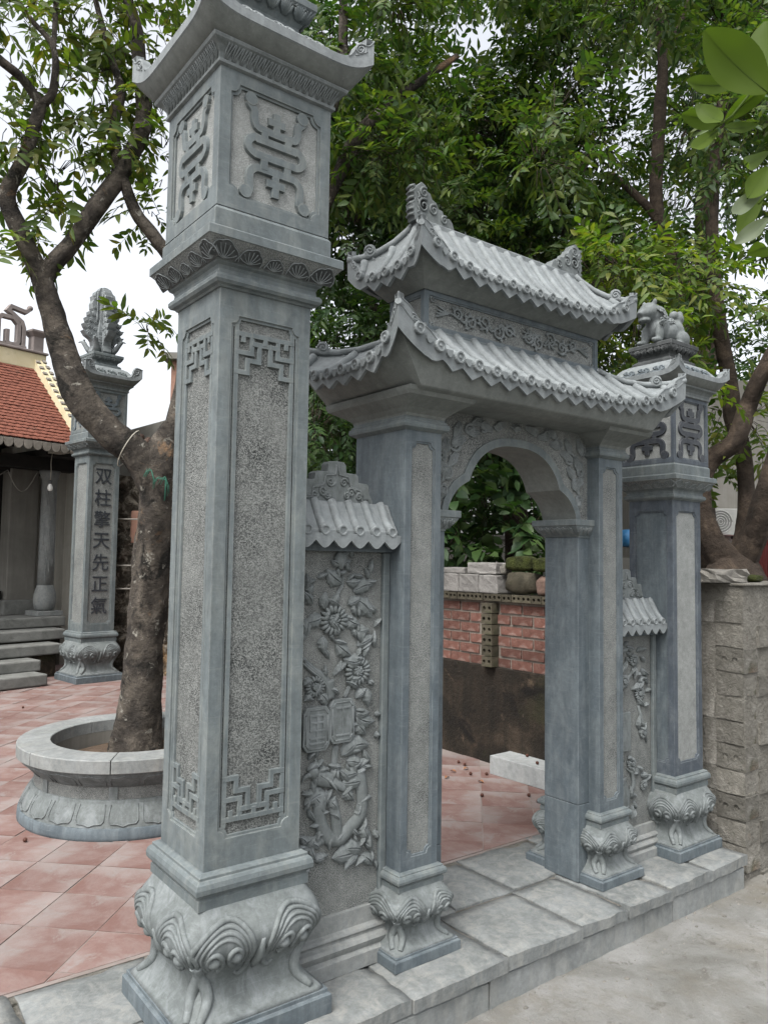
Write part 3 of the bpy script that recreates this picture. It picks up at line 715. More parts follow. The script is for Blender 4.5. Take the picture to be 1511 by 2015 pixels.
    lotus_cap(root, .118, .118, 3.318, 3.368, .012, .050, 5, MAT['carved_dark' if kind == 'small' else 'stone'])
    return 3.394

def finial(root, z, s=1.0, mat=None, wide=1.0):
    """tall bundle of four carved phoenixes with flame-edged tails"""
    prof = [(.085,0),(.100,.03),(.088,.09),(.095,.14),(.110,.165),(.150,.195),(.176,.245),(.150,.240),(.138,.258),(.158,.285),(.172,.325),(.146,.318),(.130,.332),(.146,.358),(.154,.398),(.128,.388),(.113,.402),(.128,.432),(.130,.470),(.108,.458),(.096,.475),(.108,.505),(.112,.560),(.100,.600),(.106,.650),(.088,.660),(.082,.705),(.060,.715),(.045,.755),(.015,.770)]
    before = set(o.name for o in root.children); out = [(x*s, z0*s) for x, z0 in prof]; outline = out + [(-x, b) for x, b in reversed(out)]
    c = MB(); c.loft([(.072*s,.072*s,z),(.080*s,.080*s,z+.03*s),(.062*s,.062*s,z+.10*s),(.060*s,.060*s,z+.20*s),(.064*s,.064*s,z+.24*s),(.050*s,.050*s,z+.40*s),(.046*s,.046*s,z+.55*s),(.040*s,.040*s,z+.70*s),(.022*s,.022*s,z+.750*s)])
    body = c.build('finial_core', mat, root, bevel=.004)
    for i in range(2):
        g = MB(); M = frame((0,0,z), (1,0,0) if i == 0 else (0,1,0), (0,0,1))
        g.prism(outline, -.034*s-.0004*i, .034*s+.0004*i, M); f = g.build('phoenix_tail', mat, root, bevel=.003)
        sp = MB()
        for w in (-.035*s, .035*s):
            for sx in (-1, 1):
                for (cx, cz, rr_) in ((.128,.215,.024),(.124,.290,.022),(.114,.360,.020),(.098,.430,.018),(.084,.515,.018),(.080,.62,.018),(.085,.275,.018),(.078,.345,.017)):
                    sp.tube(uv3(M, spiral(sx*cx*s, cz*s, rr_*s, 1.6, PI/2, sx, 16), w), .0045*s, 5)
        sp.build('scroll_carving', mat, f)
    g = MB()
    for M, h in face_frames(.066*s, .066*s):
        M = M @ Matrix.Translation((0, z, 0))
        for sx in (-1, 0, 1):
            for q in range(3):
                g.tube(uv3(M, [(sx*.02*s, .30*s), (sx*(.030+.010*q)*s, (.36+.02*q)*s), (sx*(.018+.012*q)*s, (.44+.03*q)*s), (sx*(.010+.016*q)*s, (.56+.03*q)*s), (sx*(.020+.010*q)*s, (.66+.02*q)*s)], .004*s), .0048*s, 5)
        for q in range(6):
            g.tube(uv3(M, [(-.06*s, (.05+.03*q)*s), (-.02*s, (.03+.03*q)*s), (.02*s, (.03+.03*q)*s), (.06*s, (.05+.03*q)*s)], .003*s), .004*s, 5)
    g.build('feather_carving', mat, root)
    for k in range(4):
        a = k*PI/2+PI/4; g = MB(); d = Vector((math.cos(a), math.sin(a), 0)); zz = Vector((0,0,1))
        P = lambda r_, h_: tuple(d*r_*s+zz*(z+h_*s))
        g.tube([P(.08,.03), P(.11,.07), P(.135,.115), P(.15,.15), P(.162,.162)], [.030*s,.026*s,.020*s,.021*s,.016*s], 8)
        g.tube([P(.160,.163), P(.182,.158), P(.196,.146)], [.013*s,.008*s,.002*s], 6)
        g.tube([P(.150,.165), P(.145,.185), P(.158,.196)], [.010*s,.007*s,.002*s], 6)
        g.build('phoenix_head', mat, root)
    for ch in root.children:
        if ch.name not in before: ch.scale = (wide, wide, 1)

# ------------------------------------------------------------------ the three stone pillars
near = thing('stone_pillar', 'tall grey stone pillar in the foreground with a chiselled panel, key pattern and longevity emblem', 'pillar', (0,0,0))
ztop = pillar(near, 'large'); finial(near, ztop, 1.0, MAT['stone'])
far = thing('stone_pillar', 'smaller grey stone pillar with dark emblems beside the concrete block wall, lion on top', 'pillar', (2.50,-.02,0), 0, .775)
ztf = pillar(far, 'small')
insc = thing('inscribed_pillar', 'stone pillar carved with seven vertical characters, standing in the courtyard before the red roofed shrine', 'pillar', (1.655,7.02,0), math.radians(8.6), 1.14)
zti = pillar(insc, 'inscribed'); finial(insc, zti, .95, MAT['roof'], 1.36)
# the characters on the inscribed pillar, each its own piece
def character(ch, size):
    cu = bpy.data.curves.new('character', 'FONT'); cu.body = ch; cu.size = size; cu.extrude = .006; cu.offset = .0012; cu.align_x = 'CENTER'; cu.align_y = 'CENTER'; cu.resolution_u = 4
    tmp = bpy.data.objects.new('character_tmp', cu); COL.objects.link(tmp)
    bpy.context.view_layer.update()
    me = bpy.data.meshes.new_from_object(tmp.evaluated_get(bpy.context.evaluated_depsgraph_get())); bpy.data.objects.remove(tmp)
    me.materials.clear(); me.materials.append(MAT['glyph_dark']); me.name = 'inscription_character'
    return me
for i, ch in enumerate('双柱擎天先正氣'):
    me = character(ch, .185); bbx = [v.co for v in me.vertices]
    cx = (min(v.x for v in bbx)+max(v.x for v in bbx))/2; cz = (min(v.y for v in bbx)+max(v.y for v in bbx))/2
    o = inst(me, 'inscription_character', insc, (-cx, -.167+.012, 2.10-.222*i-cz), (PI/2, 0, 0))

# ------------------------------------------------------------------ guardian lion on the outer pillar
def blob_mesh(name, blobs, voxel, mat, parent, smooth_iter=2):
    m = MB()
    for b in blobs: m.ellipsoid(b[0], b[1], nu=16, nv=10, rot=b[2] if len(b) > 2 else None)
    o = m.build(name, mat, parent)
    md = o.modifiers.new('fuse', 'REMESH'); md.mode = 'VOXEL'; md.voxel_size = voxel; md.use_smooth_shade = True
    sm_ = o.modifiers.new('soften', 'SMOOTH'); sm_.factor = .5; sm_.iterations = smooth_iter
    return o
lion = thing('guardian_lion', 'grey stone guardian lion crouching on top of the smaller pillar, head towards the gateway roof', 'statue', (2.50,-.02,ztf*.775), math.radians(172), 1.0)
ry = lambda d: Matrix.Rotation(math.radians(d), 3, 'Y')
bl = [((-.02,0,.085),(.085,.068,.068),ry(8)), ((-.075,0,.085),(.055,.068,.075)), ((.045,0,.105),(.062,.066,.080)), ((.065,0,.165),(.064,.062,.056)),
      ((.108,0,.178),(.054,.054,.050)), ((.146,0,.162),(.036,.042,.030)), ((.145,0,.124),(.030,.036,.014)), ((.105,.036,.226),(.012,.012,.018)), ((.105,-.036,.226),(.012,.012,.018)),
      ((.150,.022,.180),(.014,.012,.014)), ((.150,-.022,.180),(.014,.012,.014)), ((.178,0,.160),(.010,.016,.010))]
for s in (-1, 1):
    bl += [((.085,.048*s,.055),(.024,.022,.060)), ((.108,.050*s,.014),(.036,.022,.016)), ((-.085,.058*s,.045),(.052,.026,.045)), ((-.045,.064*s,.014),(.040,.022,.015))]
bl += [((-.105,0,.130),(.034,.034,.045)), ((-.115,0,.175),(.036,.034,.036)), ((-.085,0,.190),(.024,.028,.026)), ((-.13,0,.205),(.018,.02,.018))]
blob_mesh('lion_body', bl, .0055, MAT['carved'], lion, 1)
g = MB(); rl = random.Random(5)
for i in range(64):
    a = rl.uniform(-1.9, 1.9); x = rl.uniform(-.02, .105); rad = .064+.02*(x > .05)
    y, z = rad*math.sin(a)*.9, .125+rad*math.cos(a)*(1.0 if x > .03 else .55)
    M = frame((x, y, z), (1,0,0), (0, math.cos(a), -math.sin(a)))
    g.tube([tuple(M @ Vector((p[0], p[1], 0))) for p in spiral(0, 0, .013, 1.5, rl.uniform(0, 6), 1, 12)], [.005*(1-.5*i_/12) for i_ in range(13)], 5)
g.build('mane', MAT['carved'], lion)
for s in (-1, 1):
    g = MB(); g.ellipsoid((.163,.021*s,.172), (.008,.008,.008)); g.build('eye', MAT['carved'], lion)
# ------------------------------------------------------------------ gateway
GX, GY = 1.297, .03
gate = thing('gateway', 'grey stone gateway with an arched opening and two tiers of carved tiled roof', 'gateway', (GX, GY, 0))
QX, QY = .09, .16           # pier half sizes
pier_me = []
for s in (-1, 1):
    pr = bpy.data.objects.new('pier', None); COL.objects.link(pr); pr.parent = gate; pr.location = (s*.585, 0, 0); pr.empty_display_size = .1
    if s == -1:
        pillar_base(pr, QX, QY, .78, .62, faces=(0, 3, 2))
        framed_shaft(pr, QX, QY, .312, 1.955, .030, .045, .022, .010, (MAT['stone_blue'], MAT['chisel']), 'shaft', .007, faces=(0, 2))
        t = MB()
        t.loft([(QX+o, QY+o, z) for o, z in ((.002,1.950),(.012,1.955),(.022,1.961),(.025,1.970),(.023,1.980),(.016,1.985),(.016,1.992),(.010,1.994),(.010,2.004))])
        t.build('neck_moulding', MAT['stone'], pr, bevel=.0015)
        t = MB()
        t.loft([(QX+o*.60, QY+o*.92, z) for o, z in ((.014,2.002),(.018,2.012),(.045,2.030),(.085,2.048),(.118,2.062),(.128,2.076),(.130,2.092))])
        t.build('capital', MAT['soffit'], pr, bevel=.0015)
        p0 = pr
    else:
        for ch in list(p0.children):
            dup_tree(ch, pr)
# jambs, imposts and arch
for s in (-1, 1):
    j = MB(); x0, x1 = sorted((s*.418, s*.497)); j.box(x0, x1, -.10, .10, .3465, 1.58); j.build('jamb', MAT['stone_blue'], gate, bevel=.003)
    j = MB(); j.box(x0, x1, -.1005, .1005, 0, .3445); j.build('jamb_foot', MAT['stone_blue'], gate, bevel=.003)
    im = MB(); x0, x1 = .360, .4955
    lv = [(.0, 1.573), (.0, 1.580), (.010, 1.584), (.030, 1.600), (.046, 1.618), (.050, 1.626), (.058, 1.629), (.058, 1.656)]
    rings = []
    for o, z in lv:
        a, b = sorted((s*(.418-o), s*.4965)); rings.append([(a,-.105-o*.5,z),(b,-.105-o*.5,z),(b,.105+o*.5,z),(a,.105+o*.5,z)])
    im.rings(rings); ip = im.build('impost', MAT['stone'], gate, bevel=.0015)
    g = MB(); xf = s*(.418-.024)
    for i in range(6):
        yc = -.085+.034*i
        for q in (-1, 0, 1): g.tube([(s*(.418-.006), yc+q*.003, 1.586), (s*(.418-.034), yc+q*.008, 1.603), (s*(.418-.049), yc+q*.011, 1.622-.006*abs(q))], .0035, 5)
    for i in range(3):
        xc = s*(.405+.032*i)
        for q in (-1, 0, 1): g.tube([(xc+q*.003, -.108, 1.586), (xc+q*.008, -.122, 1.603), (xc+q*.011, -.130, 1.622-.006*abs(q))], .0035, 5)
    g.build('lotus_carving', MAT['carved'], ip)
ARC_IN = ([(.402,1.640),(.401,1.665),(.385,1.703),(.345,1.752),(.283,1.788)], [(.283,1.788),(.264,1.832),(.222,1.886),(.158,1.929),(.08,1.951),(0,1.956)])
ARC_OUT = ([(.434,1.640),(.433,1.670),(.415,1.718),(.373,1.776),(.312,1.816)], [(.312,1.816),(.292,1.855),(.245,1.915),(.172,1.961),(.086,1.985),(0,1.990)])
def full_arch(src):
    r = spl(src[0], 4)+spl(src[1], 5)[1:]; return r + [(-x, z) for x, z in reversed(r[:-1])]
ar = MB(); M0 = frame((0, -.092, 0), (1,0,0), (0,0,1)); MB0 = frame((0, .092, 0), (-1,0,0), (0,0,1))
inn = full_arch(ARC_IN); out_ = [(.4962,1.640),(.4962,2.084),(-.4962,2.084),(-.4962,1.640)]
poly = [inn[0]] + out_[0:2] + out_[2:4] + [inn[-1]] + list(reversed(inn[1:-1]))
ar.prism(poly, -.184, 0, M0)
arch = ar.build('arch_wall', MAT['chisel'], gate)
rim = MB(); e = full_arch(ARC_OUT); band = inn + list(reversed(e))
for M in (M0, MB0): rim.prism(band, -.02, .010, M)
rim.build('arch_band', MAT['stone'], arch, bevel=.0015)
rv = MB(); N_ = len(inn)      # smooth reveal inside the arch
rv.add([(x*.9995, -.1015, z-.0006) for x, z in inn]+[(x*.9995, .1015, z-.0006) for x, z in inn], [(i, i+1, N_+i+1, N_+i) for i in range(N_-1)]); rv.build('arch_reveal', MAT['soffit'], arch)
fl = MB(True)      # leafy scrolls carved in the spandrels
for s in (-1, 1):
    def P(a, b, w=.004): return tuple(M0 @ Vector((s*a, b, w)))
    for (cx, cz, rr_, a0) in ((.425,1.745,.024,0),(.405,1.815,.030,1),(.440,1.880,.026,2),(.36,1.935,.034,.5),(.285,2.000,.030,2),(.20,2.025,.026,1),(.455,1.985,.028,2.5),(.115,2.035,.020,0)):
        fl.tube([P(*p) for p in spiral(cx, cz, rr_, 1.7, a0*s, s, 20)], [.0075*(1-.45*i/20) for i in range(21)], 6)
    for (x0, z0, x1, z1, w_) in ((.43,1.77,.39,1.85,.018),(.42,1.79,.445,1.875,.018),(.40,1.83,.345,1.90,.020),(.43,1.87,.40,1.955,.022),(.38,1.93,.30,1.965,.020),(.37,1.95,.33,2.03,.020),(.30,1.985,.22,1.995,.018),(.28,2.02,.20,2.055,.016),(.45,1.95,.42,2.04,.022),(.23,2.03,.14,2.012,.016),(.41,1.90,.46,1.93,.016),(.435,1.70,.42,1.75,.010),(.14,2.03,.06,2.05,.014)):
        d = Vector((x1-x0, z1-z0)); nrm_ = Vector((-d.y, d.x)).normalized()
        for q in (-1, -.4, .2, .8):
            mx_, mz_ = (x0+x1)/2+nrm_.x*w_*q, (z0+z1)/2+nrm_.y*w_*q
            fl.tube([P(x0, z0, 0), P(mx_, mz_, .006), P(x1+nrm_.x*w_*q*.5, z1+nrm_.y*w_*q*.5, .001)], [.003, .0075, .0015], 6)
for q in range(5):
    a = PI/2+(q-2)*.5; fl.tube([tuple(M0 @ Vector((0, 2.025, 0))), tuple(M0 @ Vector((.02*math.cos(a), 2.025+.02*math.sin(a), .008))), tuple(M0 @ Vector((.042*math.cos(a), 2.025+.038*math.sin(a), .001)))], [.004,.008,.002], 6)
fl.build('spandrel_carving', MAT['carved'], arch)
# lintel slab over the capitals
t = MB(); t.loft([(.690,.235,2.064),(.700,.262,2.070),(.716,.296,2.084),(.7225,.3025,2.0902)]); t.build('lintel', MAT['soffit'], gate, bevel=.001)

def skirt_roof(parent, hx0, hy0, hx1, hy1, ze, zt, lift, out, nx, ny, drop, sof, mats, name, ridge_caps=True):
    """curved hipped roof: shell + soffit, a scalloped drip course, ribs of round tiles and hip ridges"""
    mt, ms = mats
    prof = lambda t: .62*t+.38*t*t
    def surf(k, s, t):
        c = abs(s)**5
        ex, ey = hx0+out*c, hy0+out*c
        if k % 2 == 0: X, Y = s*(ex+(hx1-ex)*t), -(ey+(hy1-ey)*t)
        else: X, Y = s*(ey+(hy1-ey)*t), -(ex+(hx1-ex)*t)
        Z = ze+(lift*c+ .012*abs(s)**2)*(1-t)**1.6+(zt-ze)*prof(t)
        a = k*PI/2; return (X*math.cos(a)-Y*math.sin(a), X*math.sin(a)+Y*math.cos(a), Z)
    NS, NT_ = 40, 8
    sh = MB()
    for k in range(4):
        vs = [surf(k, -1+2*i/NS, j/NT_) for j in range(NT_+1) for i in range(NS+1)]
        sh.add(vs, [(j*(NS+1)+i, j*(NS+1)+i+1, (j+1)*(NS+1)+i+1, (j+1)*(NS+1)+i) for j in range(NT_) for i in range(NS)], None, True)
    sh.add([(-hx1,-hy1,zt+.001),(hx1,-hy1,zt+.001),(hx1,hy1,zt+.001),(-hx1,hy1,zt+.001)], [(0,1,2,3)])
    shell = sh.build(name, mt, parent, weld=.0005)
    # drip course
    fa = MB(); so_ = MB()
    for k in range(4):
        n = (nx if k % 2 == 0 else ny)*2; per = 8
        tot = n*per; top = []; bot = []; topi = []; boti = []
        for i in range(tot+1):
            s = -1+2*i/tot; p = Vector(surf(k, s, 0)); c = abs(s)**4.6
            ph = (i % (2*per))/(2*per); tri = 1-abs(2*ph-1)
            zf = max(0, min(1, (.86-abs(s))/.12)); d = drop*(.50+.50*tri*zf+.62*(1-zf))*(1+.12*c)
            inn_ = Vector((p.x*(1-.016/hx0)-p.x, p.y*(1-.016/hy0)-p.y, 0)) if True else None
            top.append(tuple(p+Vector((0,0,.004)))); bot.append((p.x+inn_.x*.15, p.y+inn_.y*.15, p.z-d)); topi.append(tuple(p+inn_+Vector((0,0,.004)))); boti.append((p.x+inn_.x*1.1, p.y+inn_.y*1.1, p.z-d))
        W = tot+1; vs = top+bot+topi+boti; fs = []
        for i in range(tot):
            fs += [(W+i, W+i+1, i+1, i), (i, i+1, 2*W+i+1, 2*W+i), (2*W+i, 2*W+i+1, 3*W+i+1, 3*W+i), (3*W+i, 3*W+i+1, W+i+1, W+i)]
        fa.add(vs, fs)
        # soffit: sweeps from behind the drip course in to the wall plate
        ssh = []
        for (t, zz) in ((0, 0), (.35, .5), (1, 1)):
            for i in range(NS+1):
                s = -1+2*i/NS; c = abs(s)**4.6
                p = Vector(surf(k, s, 0)); p2 = Vector((p.x*(1-.014/hx0), p.y*(1-.014/hy0), p.z-drop*.42))
                hx, hy, hz = sof; (X, Y) = (s*hx, -hy) if k % 2 == 0 else (s*hy, -hx)
                a = k*PI/2; e_ = Vector((X*math.cos(a)-Y*math.sin(a), X*math.sin(a)+Y*math.cos(a), hz))
                r_ = p2.lerp(e_, t); r_.z = p2.z+(e_.z-p2.z)*(t**.75); ssh.append(tuple(r_))
        so_.add(ssh, [(j*(NS+1)+i+1, j*(NS+1)+i, (j+1)*(NS+1)+i, (j+1)*(NS+1)+i+1) for j in range(2) for i in range(NS)], None, True)
    fo = fa.build('drip_course', mt, shell, weld=.0003); so_.build('soffit', ms, shell)
    # ribs of round tiles
    for k in range(4):
        n = nx if k % 2 == 0 else ny; (h0, h1) = (hx0, hx1) if k % 2 == 0 else (hy0, hy1)
        for i in range(n):
            x = -h0+2*h0*(i+.5)/n; x *= .955; pts = []; J = 12
            for j in range(J+1):
                t = j/J*.99; hh = h0+(h1-h0)*t
                if abs(x) > hh*1.0: break
                s = x/hh; P = Vector(surf(k, s, t)); pts.append(P)
            if len(pts) < 2:
                P0 = pts[0]; pts.append(P0+(Vector(surf(k, x/h0*.97, .10))-P0))
            rr_ = h0/n*.40
            d0 = (pts[0]-pts[1]); d0.z *= .3; d0.normalize()
            path = [pts[0]+d0*.004+Vector((0,0,.000))]+[p+Vector((0,0,-.002)) for p in pts]
            g = MB(); g.tube(path, [rr_]*len(path), 10)
            a = k*PI/2; ow = Vector((math.sin(a), -math.cos(a), 0)); uu = Vector((math.cos(a), math.sin(a), 0))
            Md = frame(tuple(path[0]+ow*.002), tuple(uu), (0,0,1))
            g.rings([[tuple(Md @ Vector((r_*math.cos(2*PI*q/14), r_*math.sin(2*PI*q/14), w_))) for q in range(14)] for r_, w_ in ((rr_*1.12,-.012),(rr_*1.18,.004),(rr_*1.08,.009),(rr_*.80,.009),(rr_*.74,.005),(rr_*.30,.005),(rr_*.22,.009))], None, False)
            g.build('roof_tile', mt, shell)
            if i < n-1:   # concave drip tile between the ribs
                x2 = (x+(-h0+2*h0*(i+1.5)/n)*.955)/2; P = Vector(surf(k, x2/h0, 0)); g2 = MB()
                arc = [(-rr_*.72+rr_*1.44*q/8, -.010-.014*math.sin(PI*q/8)) for q in range(9)]
                Mp = frame(tuple(P+ow*.006+Vector((0,0,.004))), tuple(uu), (0,0,1))
                g2.prism(arc+[(rr_*.72,.004),(-rr_*.72,.004)], -.012, .003, Mp); g2.build('drip_tile', mt, shell)
    # hip ridges with a scroll on each
    for k in range(4):
        g = MB(); pts = [Vector(surf(k, 1, t)) for t in [0, .05, .12, .22, .35, .5, .7, .9, 1.0]]
        g.tube([p+Vector((0,0,.012)) for p in pts], [.012,.014,.016,.016,.016,.015,.014,.014,.014], 8)
        b = pts[4]; d = (pts[3]-pts[5]); d.z = 0; d.normalize()
        Mh = frame(tuple(b+Vector((0,0,.030))), tuple(d), (0,0,1))
        g.prism([(r_*math.cos(q), r_*math.sin(q)) for q, r_ in [(2*PI*i/16, .026) for i in range(16)]], -.016, .016, Mh)
        g.tube(uv3(Mh, spiral(0, 0, .021, 1.5, 0, 1, 16), .017), .0038, 5); g.tube(uv3(Mh, spiral(0, 0, .021, 1.5, 0, 1, 16), -.017), .0038, 5)
        g.build('hip_ridge', mt, shell)
    # leaf shaped tips
    def edge(k, s_):
        p = surf(k, s_, 0); return (p[0], p[1], p[2]+.0042)
    for_x = [(.70,0),(.76,.006),(.80,.020),(.84,.032),(.875,.030),(.90,.034),(.93,.046),(.955,.046),(.98,.040),(1.0,.044)]
    ears(shell, edge, for_x, .026, mt, (.915, .018, .016), 'corner_leaf')
    return shell
skirt_roof(gate, .858, .342, .55, .115, 2.178, 2.372, .140, .030, 17, 7, .060, (.722, .302, 2.090), (MAT['roof'], MAT['soffit']), 'lower_roof')
fb = MB(); fb.loft([(.560,.122,2.340),(.560,.122,2.372),(.549,.111,2.378)]); fb.build('upper_plinth', MAT['stone'], gate, bevel=.0015)
framed_shaft(gate, .550, .112, 2.372, 2.536, .022, .020, .004, .010, (MAT['stone_blue'], MAT['chisel']), 'frieze_block', .006)
g = MB(True); Mf = frame((0, -.104, 0), (1,0,0), (0,0,1))     # running scroll of leaves on the frieze
for s in (-1, 1):
    for i, (cx, cz, r_) in enumerate(((.06,2.455,.030),(.13,2.440,.036),(.21,2.468,.036),(.29,2.448,.034),(.37,2.470,.026))):
        g.tube(uv3(Mf, spiral(s*cx, cz, r_, 1.5, i*1.3, s*(1 if i % 2 else -1), 20), .004), [.0065*(1-.4*q/20) for q in range(21)], 6)
        for q in range(4):
            a = i*1.7+q*.75
            g.tube(uv3(Mf, [(s*(cx+r_*.7*math.cos(a)), cz+r_*.7*math.sin(a)), (s*(cx+r_*1.15*math.cos(a+.3)), cz+r_*1.1*math.sin(a+.3)), (s*(cx+r_*1.45*math.cos(a+.4)), cz+r_*1.25*math.sin(a+.4))], .004), [.004,.007,.0015], 5)
    g.tube(uv3(Mf, [(s*.02,2.445),(s*.10,2.475),(s*.17,2.435),(s*.25,2.478),(s*.33,2.44),(s*.40,2.465),(s*.45,2.46)], .003), .005, 6)
    for q in range(4): g.tube(uv3(Mf, [(s*.42,2.46),(s*(.45+.01*q),2.475-.012*q),(s*.485,2.485-.016*q)], .003), [.004,.006,.0015], 5)
    for zc in (2.40, 2.505): g.tube(uv3(Mf, spiral(s*.505, zc, .014, 1.3, 0, s, 12), .003), .004, 5)
g.build('frieze_carving', MAT['carved'], gate)
up_roof = skirt_roof(gate, .655, .218, .495, .022, 2.610, 2.852, .092, .026, 15, 5, .058, (.556, .118, 2.534), (MAT['roof'], MAT['soffit']), 'upper_roof')
t = MB(); t.box(-.50, .50, -.026, .026, 2.835, 2.870); t.build('ridge', MAT['roof'], gate, bevel=.006)
orn = [(-.010,-.010),(-.022,.055),(-.012,.085),(-.022,.110),(-.006,.135),(.022,.158),(.044,.150),(.052,.128),(.070,.122),(.082,.100),(.104,.092),(.116,.070),(.140,.066),(.150,.040),(.178,.044),(.196,.030),(.205,.005),(.235,-.010)]
for s in (-1, 1):
    M = frame((-s*.520, 0, 2.866), (s,0,0), (0,0,1)); g = MB()
    hole = [(.034+.020*math.cos(2*PI*q/14), .060+.026*math.sin(2*PI*q/14)) for q in range(14)]
    g.prism(orn, -.024, .024, M, [hole]); o = g.build('ridge_ornament', MAT['carved'], gate, bevel=.002)
    k_ = MB()
    for w in (-.025, .025):
        for (cx, cz, r_) in ((.035,.115,.024),(.088,.055,.026),(.148,.028,.020),(.034,.060,.032)): k_.tube(uv3(M, spiral(cx, cz, r_, 1.5, 1, 1, 18), w), [.006*(1-.4*q/18) for q in range(19)], 5)
        for q in range(3): k_.tube(uv3(M, [(.0,.02+.03*q),(.012,.035+.03*q),(.0,.05+.03*q)], w), .004, 5)
    for q in range(6):
        k_.tube([tuple(M @ Vector((-.016,.012+.024*q,-.024))), tuple(M @ Vector((-.020,.016+.024*q,0))), tuple(M @ Vector((-.016,.012+.024*q,.024)))], .007, 6)
    k_.build('scroll_carving', MAT['carved'], o)

# ------------------------------------------------------------------ carved screen walls either side
LV = [(0.329,1.243,0.247,1.226),(0.339,1.275,0.335,1.336),(0.373,1.279,0.392,1.331),(0.42,1.24,0.491,1.209),(0.436,1.287,0.489,1.315),(0.411,1.364,0.336,1.416),(0.429,1.369,0.488,1.378),(0.459,1.335,0.549,1.363),(0.471,1.306,0.545,1.236),(0.283,1.291,0.244,1.337),(0.281,1.365,0.261,1.319),(0.268,1.245,0.254,1.172),(0.387,1.147,0.452,1.101),(0.33,1.178,0.332,1.113),(0.462,1.181,0.534,1.193),(0.481,1.133,0.553,1.168),(0.506,1.083,0.417,1.089),(0.532,1.004,0.557,0.983),(0.526,0.976,0.534,0.908),(0.318,0.976,0.347,0.927),(0.291,0.969,0.254,0.954),(0.29,1.024,0.247,1.009),(0.479,0.942,0.52,0.976),(0.475,0.886,0.54,0.888),(0.481,0.875,0.565,0.852),(0.475,0.857,0.524,0.804),(0.42,0.742,0.494,0.798),(0.431,0.759,0.543,0.768),(0.443,0.72,0.514,0.701),(0.416,0.669,0.497,0.675),(0.422,0.64,0.521,0.643),(0.434,0.629,0.475,0.575),(0.355,0.624,0.263,0.594),(0.334,0.573,0.289,0.626),(0.367,0.594,0.401,0.552),(0.519,0.483,0.544,0.422),(0.497,0.385,0.383,0.389),(0.503,0.374,0.44,0.337),(0.515,0.372,0.564,0.324),(0.521,0.389,0.422,0.41),(0.306,0.399,0.36,0.405),(0.295,0.375,0.258,0.37),(0.283,0.457,0.25,0.491),(0.283,0.439,0.314,0.478),(0.398,1.431,0.357,1.449),(0.404,1.431,0.444,1.45),(0.412,0.827,0.396,0.783)]
def carved_leaf(parent, M, x0, z0, x1, z1, w, mat):
    """one leaf in relief: domed blade with a sunk midrib and side veins"""
    d = Vector((x1-x0, z1-z0)); L = d.length; t = d/L; nn = Vector((-t.y, t.x)); g = MB(); n = 8; rings = []
    bend = RNG.uniform(-.12, .12)*L
    for i in range(n+1):
        u = i/n; ww = w*(math.sin(PI*u**.8)**.85)*(1+.10*math.sin(u*PI*7)) + .0004; b = bend*math.sin(PI*u)
        row = []
        for q, hgt in ((-1,0),(-.62,.0075),(-.12,.0105),(0,.0062),(.12,.0105),(.62,.0075),(1,0)):
            p = Vector((x0, z0))+t*(u*L)+nn*(q*ww+b)
            row.append((p.x, p.y, hgt*(.30+.70*math.sin(PI*min(1, u*1.02)))*1.65 + .006*u))
        rings.append(row)
    vs = [p for r in rings for p in r]
    g.add(vs, [(i*7+j, (i+1)*7+j, (i+1)*7+j+1, i*7+j+1) for i in range(n) for j in range(6)], M, False)
    return g.build('carved_leaf', mat, parent)
def carved_flower(parent, M, cx, cz, r, mat):
    f = MB(); f.ellipsoid(tuple(M @ Vector((cx, cz, 0))), (r*.42, .018, r*.38), nu=14, nv=8)
    fo = f.build('flower_heart', mat, parent)
    g = MB()
    for q in range(7):
        a0 = 2*PI*q/7
        g.tube(uv3(M, [(cx+r*.12*math.cos(a0), cz+r*.12*math.sin(a0)), (cx+r*.26*math.cos(a0+.6), cz+r*.24*math.sin(a0+.6)), (cx+r*.36*math.cos(a0+1.1), cz+r*.33*math.sin(a0+1.1))], .014), .0032, 5)
    g.build('heart_carving', mat, fo)
    for k in range(17):
        a = 2*PI*k/17; p = MB()
        P = lambda r_, w: tuple(M @ Vector((cx+r_*r*math.cos(a), cz+r_*r*.92*math.sin(a), w)))
        p.tube([P(.42,.006), P(.62,.011), P(.88,.009), P(1.0,.001)], [r*.055, r*.115, r*.12, r*.05], 7); p.build('petal', mat, fo)
